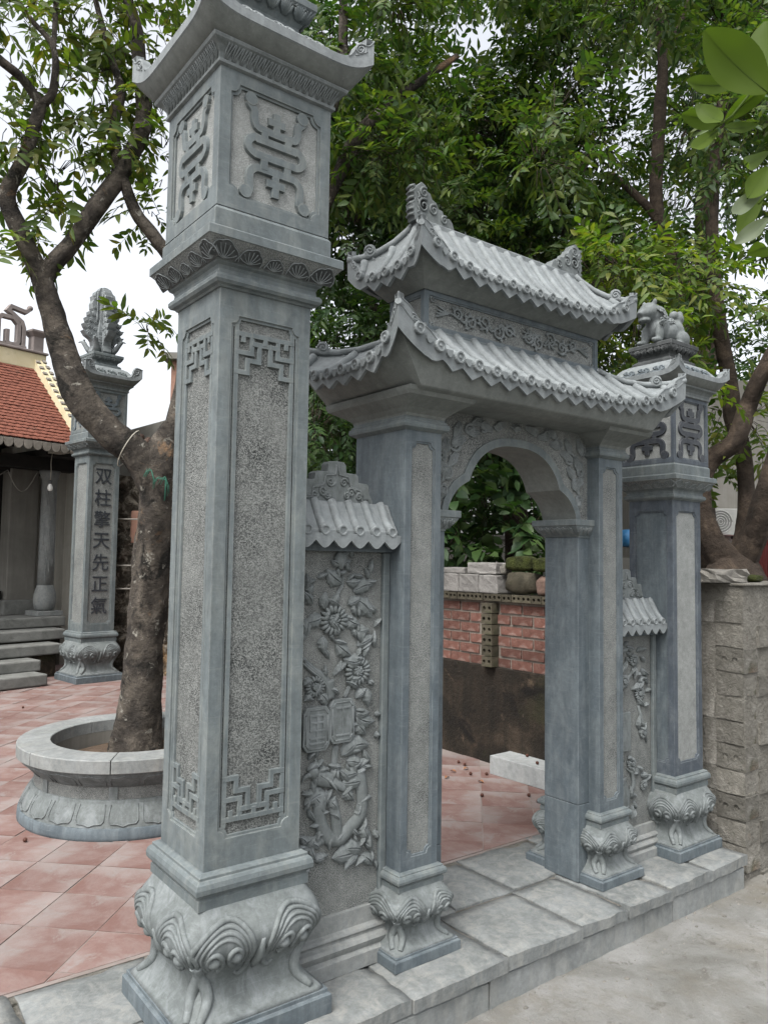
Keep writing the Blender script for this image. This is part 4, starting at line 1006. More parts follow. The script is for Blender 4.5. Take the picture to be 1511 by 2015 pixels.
def screen_wall(root, hw, H, zbase, kind):
    """root at the foot of the wall; hw half width, H height of the eaves"""
    b = MB(); b.box(-hw, hw, -.030, .055, 0, H+.06); b.build('back_slab', MAT['chisel'], root)
    mo = MB(); hb = hw+.0
    pr = [(.090,0),(.090,.055),(.072,.062),(.078,.075),(.082,.088),(.076,.100),(.060,.104),(.060,.112),(.066,.122),(.062,.132),(.046,.137),(.044,.20)] 
    sc_ = zbase/.20
    rings = [[(-hb,-y,z*sc_),(hb,-y,z*sc_),(hb,.06,z*sc_),(-hb,.06,z*sc_)] for y, z in pr]
    mo.rings(rings); mo.build('base_moulding', MAT['kerb'], root, bevel=.002)
    fr = MB(); fr.box(hw-.030, hw, -.050, -.0305, zbase+.003, H-.055); fr.box(-hw, -hw+.030, -.050, -.0305, zbase+.003, H-.055)
    fr.build('side_fillet', MAT['stone'], root, bevel=.004)
    t = MB(); t.box(-hw, hw, -.062, -.0305, H-.053, H-.003); t.build('top_beam', MAT['stone_blue'], root, bevel=.004)
    # little tiled roof
    pt = [(-.098,H),(-.096,H+.022),(-.068,H+.062),(-.040,H+.112),(-.030,H+.130),(.055,H+.130),(.110,H+.062),(.150,H+.020),(.150,H)]
    r = MB(); M = frame((-hw, 0, 0), (0,1,0), (0,0,1)); r.prism([(y, z) for y, z in pt], .001, 2*hw-.001, M); ro = r.build('coping_roof', MAT['roof'], root, bevel=.002)
    n = 6; step = 2*hw/n
    z = MB(); tot = n*2; out = []
    for i in range(tot*4+1):
        ph = (i % 8)/8; out.append((-hw+2*hw*i/(tot*4), H-.002-.040*(.30+.70*(math.sin(PI*ph)**1.2))))
    z.prism(out+[(hw,H+.010),(-hw,H+.010)], 0, .012, frame((0,-.101,0), (1,0,0), (0,0,1))); z.build('drip_course', MAT['roof'], ro)
    for i in range(n):
        x = -hw+step*(i+.5)*.985+.003; g = MB(); rr_ = step*.235
        g.tube([(x,-.106,H+.022),(x,-.088,H+.038),(x,-.064,H+.066),(x,-.044,H+.106),(x,-.028,H+.130)], rr_, 10)
        Md = frame((x,-.108,H+.022), (1,0,0), (0,0,1))
        g.rings([[tuple(Md @ Vector((r_*math.cos(2*PI*q/14), r_*math.sin(2*PI*q/14), w_))) for q in range(14)] for r_, w_ in ((rr_*1.08,-.010),(rr_*1.12,.004),(rr_*1.02,.008),(rr_*.78,.008),(rr_*.70,.004),(rr_*.25,.004))])
        g.build('roof_tile', MAT['roof'], ro)
    # stepped cloud ridge ornament
    a = .66*hw; st = [(-a*1.12,0),(-a*1.08,.020),(-a,.040),(-a*.98,.070),(-a*.92,.078),(-a*.66,.080),(-a*.64,.104),(-a*.58,.112),(-a*.28,.113),(-a*.26,.142),(-a*.20,.152),(0,.154)]
    st = st+[(-x, zz) for x, zz in reversed(st[:-1])]
    M = frame((0,-.012,H+.128), (1,0,0), (0,0,1)); g = MB(); g.prism(st, -.05, 0, M); og = g.build('ridge_ornament', MAT['carved'], root, bevel=.002)
    g = MB()
    for s in (-1, 1):
        for (cx, cz, r_) in ((.42,.040,.020),(.66,.026,.016),(.20,.075,.018),(.30,.026,.016)): g.tube(uv3(M, spiral(s*cx*a, cz, r_, 1.5, 0, s, 16), .001), [.0055*(1-.4*q/16) for q in range(17)], 5)
        for q in (0, 1): g.tube(uv3(M, [(s*a*.96,.010+.006*q),(s*a*.74,.014+.006*q),(s*a*.70,.050+.004*q),(s*a*.40,.058+.004*q),(s*a*.34,.098),(s*a*.05,.104),(s*a*.03,.14)], .001), .004, 5)
    g.build('scroll_carving', MAT['carved'], og)
swl = thing('screen_wall', 'carved stone screen wall with flowers, bird and book plaques, between the tall front pillar and the gateway', 'screen wall', (.394, 0, 0))
screen_wall(swl, .226, 1.535, .19, 'l')
Ms = frame((-.394, -.0310, 0), (1,0,0), (0,0,1)); CM = MAT['carved']
for (x0, z0, x1, z1) in LV: carved_leaf(swl, Ms, x0, z0, x1, z1, .25*math.hypot(x1-x0, z1-z0)**.9*1.05, CM)
rl = random.Random(17)
for i in range(140):
    x, z = rl.uniform(.245, .575), rl.uniform(.34, 1.46); a = rl.uniform(0, 6.28); L = rl.uniform(.038, .072)
    if .24 < x < .48 and .76 < z < .96: continue
    if .36 < x < .50 and .52 < z < .64: continue
    carved_leaf(swl, Ms, x, z, max(.235, min(.590, x+L*math.cos(a))), z+L*math.sin(a), L*.20, CM)
carved_flower(swl, Ms, .374, 1.232, .062, CM); carved_flower(swl, Ms, .485, 1.041, .058, CM); carved_flower(swl, Ms, .30, 1.000, .042, CM)
for (cx, cz, r_) in ((.398,1.452,.034),(.495,1.175,.028)):
    g = MB()
    for q in range(5):
        a = PI/2+(q-2)*.34; g.tube(uv3(Ms, [(cx, cz-r_), (cx+r_*.7*math.cos(a), cz+r_*.3*math.sin(a)), (cx+r_*.55*math.cos(a), cz+r_*math.sin(a))], .008), [r_*.25, r_*.42, r_*.1], 7)
    g.build('carved_bud', CM, swl)
def branch(pts, rads):
    g = MB(); P = []
    P = spl(pts, 5); R = [rads[0]+(rads[1]-rads[0])*i/(len(P)-1) for i in range(len(P))]
    g.tube(uv3(Ms, P, .002), R, 9, flat=(Vector((0,1,0)), .62))
    for q in (-.55, -.1, .4): g.tube(uv3(Ms, [(p[0]+r_*q, p[1]+r_*q*.5) for p, r_ in zip(P, R)], .009), [r_*.16 for r_ in R], 5)
    return g.build('carved_branch', CM, swl)
branch([(0.239,1.1),(0.289,1.061),(0.345,1.019),(0.375,0.961)], (.013,.017)); branch([(0.396,0.783),(0.387,0.692),(0.393,0.645)], (.012,.016))
branch([(0.344,0.626),(0.329,0.547),(0.364,0.468),(0.415,0.448),(0.466,0.48),(0.512,0.522),(0.516,0.597),(0.497,0.685)], (.027,.026))
branch([(0.38,0.60),(0.40,0.53),(0.41,0.455)], (.020,.024)); branch([(0.513,0.475),(0.55,0.43),(0.563,0.371)], (.018,.009)); branch([(0.361,1.289),(0.406,1.35),(0.41,1.402)], (.008,.006)); branch([(0.369,0.952),(0.362,1.018)], (.018,.020))
branch([(.345,.46),(.29,.44),(.235,.43)], (.018,.012)); branch([(.43,.95),(.455,1.0),(.47,1.02)], (.008,.006)); branch([(.46,.93),(.49,.86),(.44,.80)], (.009,.010))
for (cx, cz, su, sv) in ((.303, .853, .056, .078), (.412, .870, .054, .078)):
    c = .28; oct_ = [(cx+su*a, cz+sv*b) for a, b in ((-1,-1+c),(-1+c,-1),(1-c,-1),(1,-1+c),(1,1-c),(1-c,1),(-1+c,1),(-1,1-c))]
    oc2 = [(cx+(x-cx)*.82, cz+(y-cz)*.86) for x, y in oct_]
    g = MB(); g.prism(oct_, 0, .020, Ms); pq = g.build('carved_plaque', CM, swl, bevel=.003)
    g = MB()
    for i in range(8):
        g.tube(uv3(Ms, [oc2[i], oc2[(i+1) % 8]], .020), .0028, 5)
    g.stroke([(cx, cz-sv*.62), (cx, cz+sv*.62)], .007, .019, .0232, Ms)
    for zz in ((.62,.30,-.05,-.40,-.62) if cx < .35 else (.62,-.62)): g.stroke([(cx-su*.55, cz+sv*zz), (cx+su*.55, cz+sv*zz)], .007, .019, .0236, Ms)
    if cx < .35:
        for s in (-1, 1): g.stroke([(cx+s*su*.5, cz+sv*.62), (cx+s*su*.5, cz+sv*.05)], .006, .019, .0228, Ms)
    g.build('plaque_carving', CM, pq)
g = MB()
g.ellipsoid(tuple(Ms @ Vector((.345,.672,.004))), (.052,.018,.030), rot=Matrix.Rotation(math.radians(18), 3, 'Y')); g.ellipsoid(tuple(Ms @ Vector((.300,.700,.006))), (.024,.017,.021))
g.tube(uv3(Ms, [(.285,.697),(.264,.690),(.250,.672)], .008), [.010,.007,.0015], 7); g.tube(uv3(Ms, [(.305,.715),(.312,.735),(.302,.752)], .008), [.009,.006,.001], 6)
g.tube(uv3(Ms, [(.38,.660),(.43,.625),(.46,.60)], .006), [.022,.013,.004], 8, flat=(Vector((0,1,0)), .5))
for q in range(4): g.tube(uv3(Ms, [(.325+.012*q,.690-.006*q),(.355+.010*q,.668-.010*q),(.385+.008*q,.640-.012*q)], .019), [.003,.005,.001], 5)
g.tube(uv3(Ms, [(.26,.640),(.29,.625),(.33,.640)], .006), [.004,.014,.008], 7); g.build('carved_bird', CM, swl)
swr = thing('screen_wall', 'lower carved stone screen wall with blossom and small vase relief, between the gateway and the lion pillar', 'screen wall', (2.172, 0, 0))
screen_wall(swr, .199, 1.145, .15, 'r')
Mr = frame((0, -.0310, 0), (1,0,0), (0,0,1)); rl = random.Random(21)
for i in range(80):
    x, z = rl.uniform(-.15, .14), rl.uniform(.22, 1.05); a = rl.uniform(0, 6.28); L = rl.uniform(.035, .075)
    if -.13 < x < .03 and .52 < z < .72: continue
    carved_leaf(swr, Mr, x, z, max(-.165, min(.165, x+L*math.cos(a))), z+L*math.sin(a), L*.24, CM)
for (cx, cz, r_) in ((.02,.97,.034),(-.06,.87,.038),(.07,.80,.040),(.10,.60,.030),(.0,.46,.034),(.10,.34,.028)): carved_flower(swr, Mr, cx, cz, r_, CM)
g = MB(); g.prism([(-.15,.53),(-.02,.53),(-.02,.72),(-.09,.72),(-.09,.70),(-.15,.70)], 0, .018, Mr); g.build('carved_plaque', CM, swr, bevel=.003)
g = MB(); g.tube(uv3(Mr, [(-.12,.95),(-.10,.84),(-.13,.74)], .002), [.008,.012,.014], 8); g.tube(uv3(Mr, [(-.10,.84),(.0,.90),(.06,.96)], .002), [.010,.008,.005], 8); g.tube(uv3(Mr, [(.06,.74),(.10,.64),(.13,.55)], .002), [.008,.010,.006], 8); g.build('carved_branch', CM, swr)
g = MB(); g.lathe([(.020,.235),(.040,.245),(.058,.28),(.056,.32),(.040,.36),(.026,.385),(.034,.40)], 16, Matrix.Translation((-.07,-.030,0)) @ Matrix.Diagonal((1,.4,1,1))); g.build('carved_vase', CM, swr)
for s in (-1, 1):
    g = MB(); g.tube(uv3(Mr, [(-.07+s*.05,.30),(-.07+s*.085,.36),(-.07+s*.07,.42),(-.07+s*.03,.44)], .004), [.010,.012,.010,.004], 7); g.build('vase_handle', CM, swr)
# ------------------------------------------------------------------ round planter and its tree
PX, PY = .475, 2.19
plt = thing('tree_planter', 'round grey stone planter with lotus petals carved round its foot, holding the leaning tree', 'planter', (PX, PY, 0))
b = MB(); b.lathe([(.625,-.01),(.625,.012),(.622,.055),(.615,.060)], 72); b.build('base_ring', MAT['stone_blue'], plt)
b = MB(); b.lathe([(.612,.058),(.608,.075),(.598,.105),(.580,.140),(.562,.165),(.556,.172),(.556,.182),(.545,.184)], 72, cap0=False, cap1=False); fl_ = b.build('lotus_foot', MAT['carved'], plt)
b = MB(); b.lathe([(.545,.183),(.545,.250)], 72, cap0=False, cap1=False); b.build('waist', MAT['chisel'], plt)
b = MB(); b.lathe([(.545,.249),(.553,.252),(.560,.262),(.585,.285),(.612,.312),(.622,.330),(.622,.336)], 72, cap0=False, cap1=False); tp = b.build('lotus_rim', MAT['carved'], plt)
NP = 22
for k in range(NP):
    a0 = 2*PI*k/NP; w = 2*PI/NP*.46; g = MB()
    def F(t, v, up_):
        # t across the petal, v along the slope
        if up_: z = .258+(.325-.258)*v; r_ = .556+(.620-.556)*v
        else: z = .165-(.165-.068)*v; r_ = .562+(.612-.562)*(v**.8)
        a = a0+t*w; return ((r_+.003)*math.cos(a), (r_+.003)*math.sin(a), z)
    g.tube([F(-.90, 0, False), F(-.94, .45, False), F(-.93, .74, False), F(-.78, .88, False), F(-.35, .90, False), F(0, .99, False), F(.35, .90, False), F(.78, .88, False), F(.93, .74, False), F(.94, .45, False), F(.90, 0, False)], .0032, 5)
    g.build('lotus_petal', MAT['carved'], fl_)
    g = MB(); g.tube([F(-.90, 0, True), F(-.94, .5, True), F(-.80, .80, True), F(-.3, .84, True), F(0, .94, True), F(.3, .84, True), F(.80, .80, True), F(.94, .5, True), F(.90, 0, True)], .0030, 5)
    g.build('lotus_petal', MAT['carved'], tp)
NSG = 8
for k in range(NSG):     # rim slabs in segments, with joint strips below
    a0, a1 = 2*PI*k/NSG+.25+.004, 2*PI*(k+1)/NSG+.25-.004; g = MB(); rings = []
    for i in range(13):
        a = a0+(a1-a0)*i/12; rings.append([(r_*math.cos(a), r_*math.sin(a), z) for r_, z in ((.465,.338),(.640,.338),(.642,.342),(.642,.404),(.637,.409),(.468,.409),(.464,.405))])
    g.rings(rings); g.build('rim_slab', MAT['kerb'], plt, bevel=.002)
    a = 2*PI*k/NSG+.25; g = MB(); M = Matrix.Rotation(a, 4, 'Z')
    g.box(.535, .552, -.022, .022, .182, .251, M); g.build('joint_strip', MAT['carved'], plt)
b = MB(); b.lathe([(.466,.10),(.466,.340)], 64, cap0=False, cap1=False); b.build('inner_wall', MAT['grey_wall'], plt)
b = MB(); rs = random.Random(4); vs = [(0,0,.265)]; 
rings = [[(r_*math.cos(2*PI*q/40), r_*math.sin(2*PI*q/40), .262+rs.uniform(-.010,.014)) for q in range(40)] for r_ in (.46,.40,.33,.26,.18,.10,.03)]
b.rings(rings, None, True, False, True); tag(b.build('soil', MAT['soil'], plt), kind='stuff')

from mathutils import noise as pnoise
def tube_noise(m, pts, n=16, amp=.10, sub=5, seed=0):
    """limb with a knobbly skin; pts (x,y,z,r)"""
    P = []
    ph = random.Random(seed); a_ = [ph.uniform(0, 6.28) for _ in range(8)]
    for i in range(len(pts)-1):     # Catmull-Rom through the control points
        p = [Vector(pts[max(0, min(len(pts)-1, i+k))][:3]) for k in (-1, 0, 1, 2)]
        for s in range(sub):
            t = s/sub
            q = .5*((2*p[1])+(-p[0]+p[2])*t+(2*p[0]-5*p[1]+4*p[2]-p[3])*t*t+(-p[0]+3*p[1]-3*p[2]+p[3])*t**3)
            P.append((q, pts[i][3]+(pts[i+1][3]-pts[i][3])*t))
    P.append((Vector(pts[-1][:3]), pts[-1][3])); rings = []; N = None; of = Vector((seed*3.1, seed*1.7, 0))
    for i, (p, r_) in enumerate(P):
        t = (P[min(i+1, len(P)-1)][0]-P[max(i-1, 0)][0]).normalized()
        N = t.orthogonal().normalized() if N is None else (N-t*N.dot(t)).normalized()
        B = t.cross(N); ring = []
        for k in range(n):
            a = 2*PI*k/n
            w = 1+amp*(.5*math.sin(3*a+a_[0]+p.z*2.2)+.35*math.sin(5*a+a_[1]-p.z*5)+.4*math.sin(2*a+a_[2]+p.z*7+p.x*6)+.25*math.sin(7*a+a_[3]+p.z*13))+ph.uniform(-amp*.12, amp*.12)
            d_ = N*math.cos(a)+B*math.sin(a); q_ = p+d_*r_+of
            rough_ = pnoise.fractal(q_*9, .9, 2.1, 4)*.055+abs(pnoise.noise(Vector((q_.x*16, q_.y*16, q_.z*5))))*.07+max(0, pnoise.noise(q_*3.3+Vector((7,3,1)))-.35)*.35
            ring.append(tuple(p+d_*r_*(w+rough_)))
        rings.append(ring)
    m.rings(rings, None, True)

T_trunk = [(0.572,2.425,0.14,0.235),(0.574,2.42,0.27,0.195),(0.580,2.42,0.40,0.165),(0.588,2.410,0.80,0.147),(0.602,2.38,1.279,0.141),(0.608,2.337,1.758,0.147),(0.617,2.308,2.078,0.128),(0.650,2.318,2.23,0.075),(0.662,2.322,2.31,0.03)]
T_A = [(0.611,2.324,1.80,0.110),(0.49,2.339,2.07,0.122),(0.315,2.398,2.217,0.116),(0.153,2.443,2.417,0.112),(0.061,2.493,2.669,0.096),(-0.008,2.526,2.916,0.087),(-0.059,2.551,3.101,0.081),(-0.111,2.579,3.239,0.068)]
T_limbs = [[(-0.082,2.563,3.162,0.068),(-0.202,2.573,3.387,0.064),(-0.289,2.561,3.592,0.058),(-0.218,2.489,3.818,0.052),(-0.165,2.426,4.089,0.043),(-0.15,2.408,4.171,0.039)],
 [(-0.153,2.413,4.141,0.036),(-0.28,2.376,4.238,0.033),(-0.4,2.339,4.272,0.032),(-0.562,2.329,4.37,0.026)],
 [(-0.153,2.413,4.141,0.033),(-0.102,2.367,4.224,0.03),(-0.112,2.355,4.475,0.021),(-0.222,2.426,4.637,0.018),(-0.298,2.474,4.76,0.017),(-0.391,2.532,4.94,0.012)],
 [(-0.111,2.356,4.46,0.018),(-0.091,2.436,4.835,0.019),(-0.094,2.419,5.083,0.012)],
 [(-0.065,2.554,3.116,0.071),(-0.024,2.513,3.225,0.068),(0.076,2.487,3.384,0.066),(0.199,2.437,3.625,0.067),(0.308,2.4,3.831,0.067),(0.397,2.379,4.045,0.068),(0.452,2.381,4.278,0.065),(0.43,2.431,4.642,0.056),(0.396,2.437,4.902,0.046),(0.312,2.481,5.157,0.036)],
 [(0.315,2.393,3.847,0.042),(0.29,2.45,4.178,0.039),(0.311,2.415,4.405,0.036),(0.26,2.439,4.598,0.029),(0.182,2.476,4.881,0.023),(0.126,2.5,5.112,0.016)],
 [(0.640,2.318,2.08,0.075),(0.772,2.336,2.561,0.076),(0.804,2.403,2.987,0.067),(0.681,2.345,3.318,0.056),(0.548,2.369,3.503,0.049),(0.433,2.384,3.625,0.045),(0.352,2.378,3.784,0.042),(0.312,2.40,3.90,0.040),(0.292,2.45,4.15,0.036)],
 [(0.640,2.318,2.08,0.075),(0.948,2.309,2.788,0.084),(1.341,2.218,3.336,0.077),(1.669,2.037,4.036,0.064),(1.812,1.96,4.414,0.061),(1.991,1.865,4.677,0.047),(2.115,1.76,4.799,0.036),(2.39,1.529,5.058,0.025)],
 [(1.341,2.218,3.336,0.059),(1.522,2.014,4.143,0.052),(1.623,1.887,4.775,0.045),(1.626,1.859,5.096,0.042),(1.611,1.843,5.438,0.035)]]
R_trunk = [(3.97,.40,-.18,.27),(3.96,0.395,.5,.24),(3.95,0.39,1.221,0.227),(3.939,0.381,1.40,0.20),(3.932,0.38,1.50,0.14),(3.930,0.38,1.57,0.05)]
R_limbs = [[(3.915, 0.397, 1.465, 0.122), (3.817, 0.458, 1.638, 0.087), (3.763, 0.484, 1.829, 0.063), (3.748, 0.481, 2.021, 0.059), (3.789, 0.436, 2.179, 0.066), (3.811, 0.284, 2.294, 0.065), (3.868, 0.222, 2.525, 0.062), (3.827, 0.113, 2.704, 0.054), (3.856, -0.06, 3.018, 0.04)], [(4.017, 0.379, 1.501, 0.088), (4.091, 0.371, 1.68, 0.068), (4.093, 0.355, 1.858, 0.061), (4.155, 0.404, 2.228, 0.058), (4.175, 0.49, 2.547, 0.063), (4.134, 0.498, 2.83, 0.059), (4.137, 0.579, 3.379, 0.053), (4.161, 0.623, 4.177, 0.046), (4.183, 0.545, 4.942, 0.034)], [(3.991, 0.336, 1.501, 0.105), (3.952, 0.225, 1.673, 0.089), (3.888, 0.132, 1.871, 0.081), (3.865, -0.012, 2.326, 0.066), (3.883, -0.079, 2.986, 0.056)]]
S_trunk = [(4.95,1.05,-.18,.12),(4.90,1.06,1.0,.10),(4.769,1.081,2.097,0.084),(4.587,1.119,3.359,0.063),(4.525,1.138,3.712,0.059),(4.467,1.154,4.074,0.057),(4.351,1.214,4.439,0.055),(4.334,1.169,5.169,0.051),(4.329,1.133,5.654,0.042),(4.264,1.144,6.138,0.034),(4.225,1.144,6.517,0.025)]
S_limbs = [[(4.332,1.136,5.591,0.03),(4.437,1.025,5.973,0.023),(4.52,0.934,6.312,0.017)], [(4.357,1.218,4.325,0.038),(4.252,1.287,4.471,0.034),(4.032,1.437,4.699,0.025)]]
Q_trunk = [(4.52,2.91,-.18,.20),(4.509,2.903,0.737,0.176),(4.493,2.859,1.439,0.14),(4.433,2.861,1.989,0.12),(4.359,2.877,2.488,0.11),(4.29,3.099,3.54,0.103),(4.293,3.26,4.646,0.09),(4.197,3.25,5.699,0.063)]
F_trunk = [(6.2,6.2,-.18,.25),(6.2,6.2,3.0,.2),(6.1,6.1,7.0,.08)]
F2_trunk = [(9.2,3.6,-.18,.25),(9.2,3.6,3.0,.2),(9.1,3.5,8.0,.08)]

def leaf_cloud(blobs, sprays, nleaf, llen, lwid, rach, seed, droop=.35, shell=.55):
    """vectorised compound leaves: every blob carries twigs, every twig pairs of leaflets"""
    rng = np.random.default_rng(seed); B = np.array(blobs, float)
    n_each = np.maximum(3, (sprays*(B[:, 3]/.32)**1.6).astype(int)); idx = np.repeat(np.arange(len(B)), n_each); n = len(idx)
    dirs = rng.normal(size=(n, 3)); dirs /= np.linalg.norm(dirs, axis=1)[:, None]
    rad = B[idx, 3]*(shell+(1-shell)*rng.random(n)**.6)*rng.uniform(.75, 1.15, n)
    base = B[idx, :3]+dirs*rad[:, None]*np.array([1, 1, .8])
    d = dirs*.9+rng.normal(size=(n, 3))*.45; d[:, 2] -= droop; d /= np.linalg.norm(d, axis=1)[:, None]
    ref = np.tile([0, 0, 1.0], (n, 1))+rng.normal(size=(n, 3))*.35
    side = np.cross(d, ref); side /= np.linalg.norm(side, axis=1)[:, None]; nrm = np.cross(side, d)
    szs = rng.uniform(.70, 1.30, n); L = rach*rng.uniform(.7, 1.25, n)*szs
    V = []; 
    for j in range(nleaf):
        sg = 1 if j % 2 == 0 else -1; t = (j//2+1)/(nleaf//2+.3)
        last = j >= nleaf-1
        sway = np.stack([np.zeros(n), np.zeros(n), -.10*L*t*t], 1)
        p = base+d*(L*t)[:, None]+sway
        ld = d*(1.2 if last else .62)+side*(0 if last else sg*.85)+rng.normal(size=(n, 3))*.22; ld[:, 2] -= .30*rng.random(n)
        ld /= np.linalg.norm(ld, axis=1)[:, None]
        nn = nrm+rng.normal(size=(n, 3))*.30; w = np.cross(nn, ld); w /= np.linalg.norm(w, axis=1)[:, None]; nn = np.cross(ld, w)
        le = (llen*szs*rng.uniform(.65, 1.2, n)*(1-.35*abs(t-.6)))[:, None]; wi = (lwid*szs**.7*rng.uniform(.65, 1.35, n))[:, None]
        bend = nn*le*rng.uniform(-.20, -.03, n)[:, None]
        V.append(np.stack([p, p+ld*le*.33+w*wi*.5+nn*wi*.18, p+ld*le*.33-w*wi*.5+nn*wi*.18, p+ld*le*.36, p+ld*le*.70+w*wi*.38+nn*wi*.12+bend*.5, p+ld*le*.70-w*wi*.38+nn*wi*.12+bend*.5, p+ld*le*.72+bend*.5, p+ld*le+bend*1.3], 1))
    V = np.concatenate(V, 0); k = len(V)
    verts = V.reshape(-1, 3)
    tri = np.array([[0,3,1],[0,2,3],[1,3,6],[1,6,4],[3,2,5],[3,5,6],[4,6,7],[6,5,7]])
    faces = (np.arange(k)*8)[:, None, None]+tri[None]; faces = faces.reshape(-1, 3)
    # twigs
    tv = []; tf = []; 
    a = base-dirs*(rad*.55)[:, None]; e = base+d*L[:, None]+np.stack([np.zeros(n), np.zeros(n), -.10*L], 1); mid = base
    off = np.array([[1,0,0],[-.5,.87,0],[-.5,-.87,0]])
    rr_ = .0030
    tw = np.concatenate([a[:, None]+off[None]*rr_*1.5, mid[:, None]+off[None]*rr_, e[:, None]+off[None]*rr_*.4], 1)
    tfc = np.array([[0,1,4,3],[1,2,5,4],[2,0,3,5],[3,4,7,6],[4,5,8,7],[5,3,6,8]])
    tfaces = (np.arange(n)*9)[:, None, None]+tfc[None]
    return verts, faces, tw.reshape(-1, 3), tfaces.reshape(-1, 4)
def np_mesh(name, verts, faces, mat, smooth=True):
    me = bpy.data.meshes.new(name); nv, nf = len(verts), len(faces); q = faces.shape[1]
    me.vertices.add(nv); me.vertices.foreach_set('co', verts.astype(np.float32).ravel())
    me.loops.add(nf*q); me.loops.foreach_set('vertex_index', faces.astype(np.int32).ravel())
    me.polygons.add(nf); me.polygons.foreach_set('loop_start', np.arange(0, nf*q, q, dtype=np.int32)); me.polygons.foreach_set('loop_total', np.full(nf, q, np.int32))
    me.update(calc_edges=True); me.polygons.foreach_set('use_smooth', np.ones(nf, bool)); me.materials.append(mat); return me
def tree(root, trunk, limbs, clouds, bark, seed, amp=.10):
    """clouds: list of (blobs, sprays, nleaf, llen, lwid, rach, mat)"""
    loc = Vector(root.location); thin = .79 if bark == 'bark' else .95
    def rel(pts): return [(p[0]-loc.x, p[1]-loc.y, p[2]-loc.z, p[3]*thin) for p in pts]
    m = MB(); tube_noise(m, rel(trunk), 40, amp, 14, seed); m.build('trunk', MAT[bark], root)
    for i, l in enumerate(limbs):
        m = MB(); tube_noise(m, rel(l), 30 if i == 0 else 18, amp, 12 if i == 0 else 7, seed+i+1); m.build('limb', MAT[bark], root)
    for i, (bl, sp, nl, ll, lw, ra, mt) in enumerate(clouds):
        v, f, tv, tf = leaf_cloud([(b[0]-loc.x, b[1]-loc.y, b[2]-loc.z, b[3]) for b in bl], sp, nl, ll, lw, ra, seed*10+i)
        o = bpy.data.objects.new('crown', np_mesh('crown', v, f, MAT[mt])); COL.objects.link(o); o.parent = root; o['kind'] = 'stuff'
        o2 = bpy.data.objects.new('twigs', np_mesh('twigs', tv, tf, MAT['bark_dark'])); COL.objects.link(o2); o2.parent = root; o2['kind'] = 'stuff'
BT = [(-0.31, 2.49, 4.7, 0.21), (0.01, 2.61, 4.79, 0.19), (0.13, 2.54, 4.53, 0.24), (-0.04, 2.56, 4.31, 0.19), (0.26, 2.46, 4.34, 0.21), (0.36, 2.48, 4.76, 0.23), (0.55, 2.45, 4.93, 0.24), (0.7, 2.47, 4.76, 0.21), (-0.17, 2.57, 3.9, 0.17), (-0.02, 2.58, 3.82, 0.22), (0.08, 2.5, 3.99, 0.17), (0.33, 2.55, 4.12, 0.2), (0.43, 2.48, 4.07, 0.15), (-0.28, 2.56, 3.49, 0.17), (-0.19, 2.63, 3.32, 0.17), (-0.1, 2.68, 3.51, 0.13), (0.61, 2.46, 4.13, 0.17), (0.6, 2.49, 3.86, 0.15), (0.58, 2.52, 3.69, 0.12), (0.63, 2.43, 4.33, 0.17), (-0.3, 2.51, 4.36, 0.11), (0.19, 2.47, 4.89, 0.19), (-0.3, 2.53, 4.0, 0.09), (0.56, 2.47, 2.9, 0.13), (0.63, 2.41, 2.95, 0.08), (0.45, 2.43, 4.52, 0.13), (-0.47, 2.66, 4.15, 0.24), (-0.53, 2.65, 4.76, 0.27), (-0.08, 2.66, 5.17, 0.29), (0.41, 2.4, 5.26, 0.3), (0.2, 2.56, 3.69, 0.08)]
BT2 = [(1.95, 1.89, 5.79, 0.29), (1.97, 1.51, 5.54, 0.29), (1.86, 1.57, 5.23, 0.25), (1.78, 2.06, 5.05, 0.29), (2.24, 2.14, 5.18, 0.33), (1.42, 1.99, 4.65, 0.29), (2.19, 2.15, 5.01, 0.33), (2.17, 1.77, 4.66, 0.33), (1.52, 2.12, 4.31, 0.22), (1.82, 1.75, 4.26, 0.23), (1.96, 1.7, 4.28, 0.27), (1.72, 2.29, 4.31, 0.24), (2.04, 2.33, 4.39, 0.33), (2.26, 1.67, 4.21, 0.31)]
BR = [(3.02, 0.81, 3.41, 0.27), (3.06, 0.61, 3.4, 0.24), (3.68, 0.5, 3.44, 0.29), (3.2, 0.63, 3.09, 0.26), (3.86, 0.82, 3.06, 0.27), (4.58, 0.2, 3.27, 0.27), (3.0, 0.84, 2.84, 0.25), (3.38, 0.39, 2.72, 0.2), (4.23, 0.43, 2.52, 0.24)]
BR2 = [(3.54, 1.56, 6.3, 0.34), (3.57, 0.88, 5.83, 0.31), (4.35, 0.8, 6.35, 0.35), (5.2, 0.27, 6.22, 0.34), (3.79, 1.32, 5.95, 0.26), (3.74, 0.93, 5.64, 0.26), (4.31, 0.16, 5.44, 0.24), (4.44, 0.54, 5.41, 0.27), (5.0, 0.45, 5.43, 0.34), (3.1, 1.23, 4.79, 0.25), (3.87, 0.4, 4.69, 0.22), (4.46, 0.55, 4.9, 0.27), (2.83, 1.16, 4.28, 0.3), (3.67, 1.25, 4.75, 0.29), (4.05, 0.41, 4.38, 0.22), (4.64, 0.07, 4.53, 0.26), (3.43, 0.99, 3.58, 0.3), (3.85, 0.68, 3.57, 0.32), (4.79, 0.12, 3.59, 0.24)]
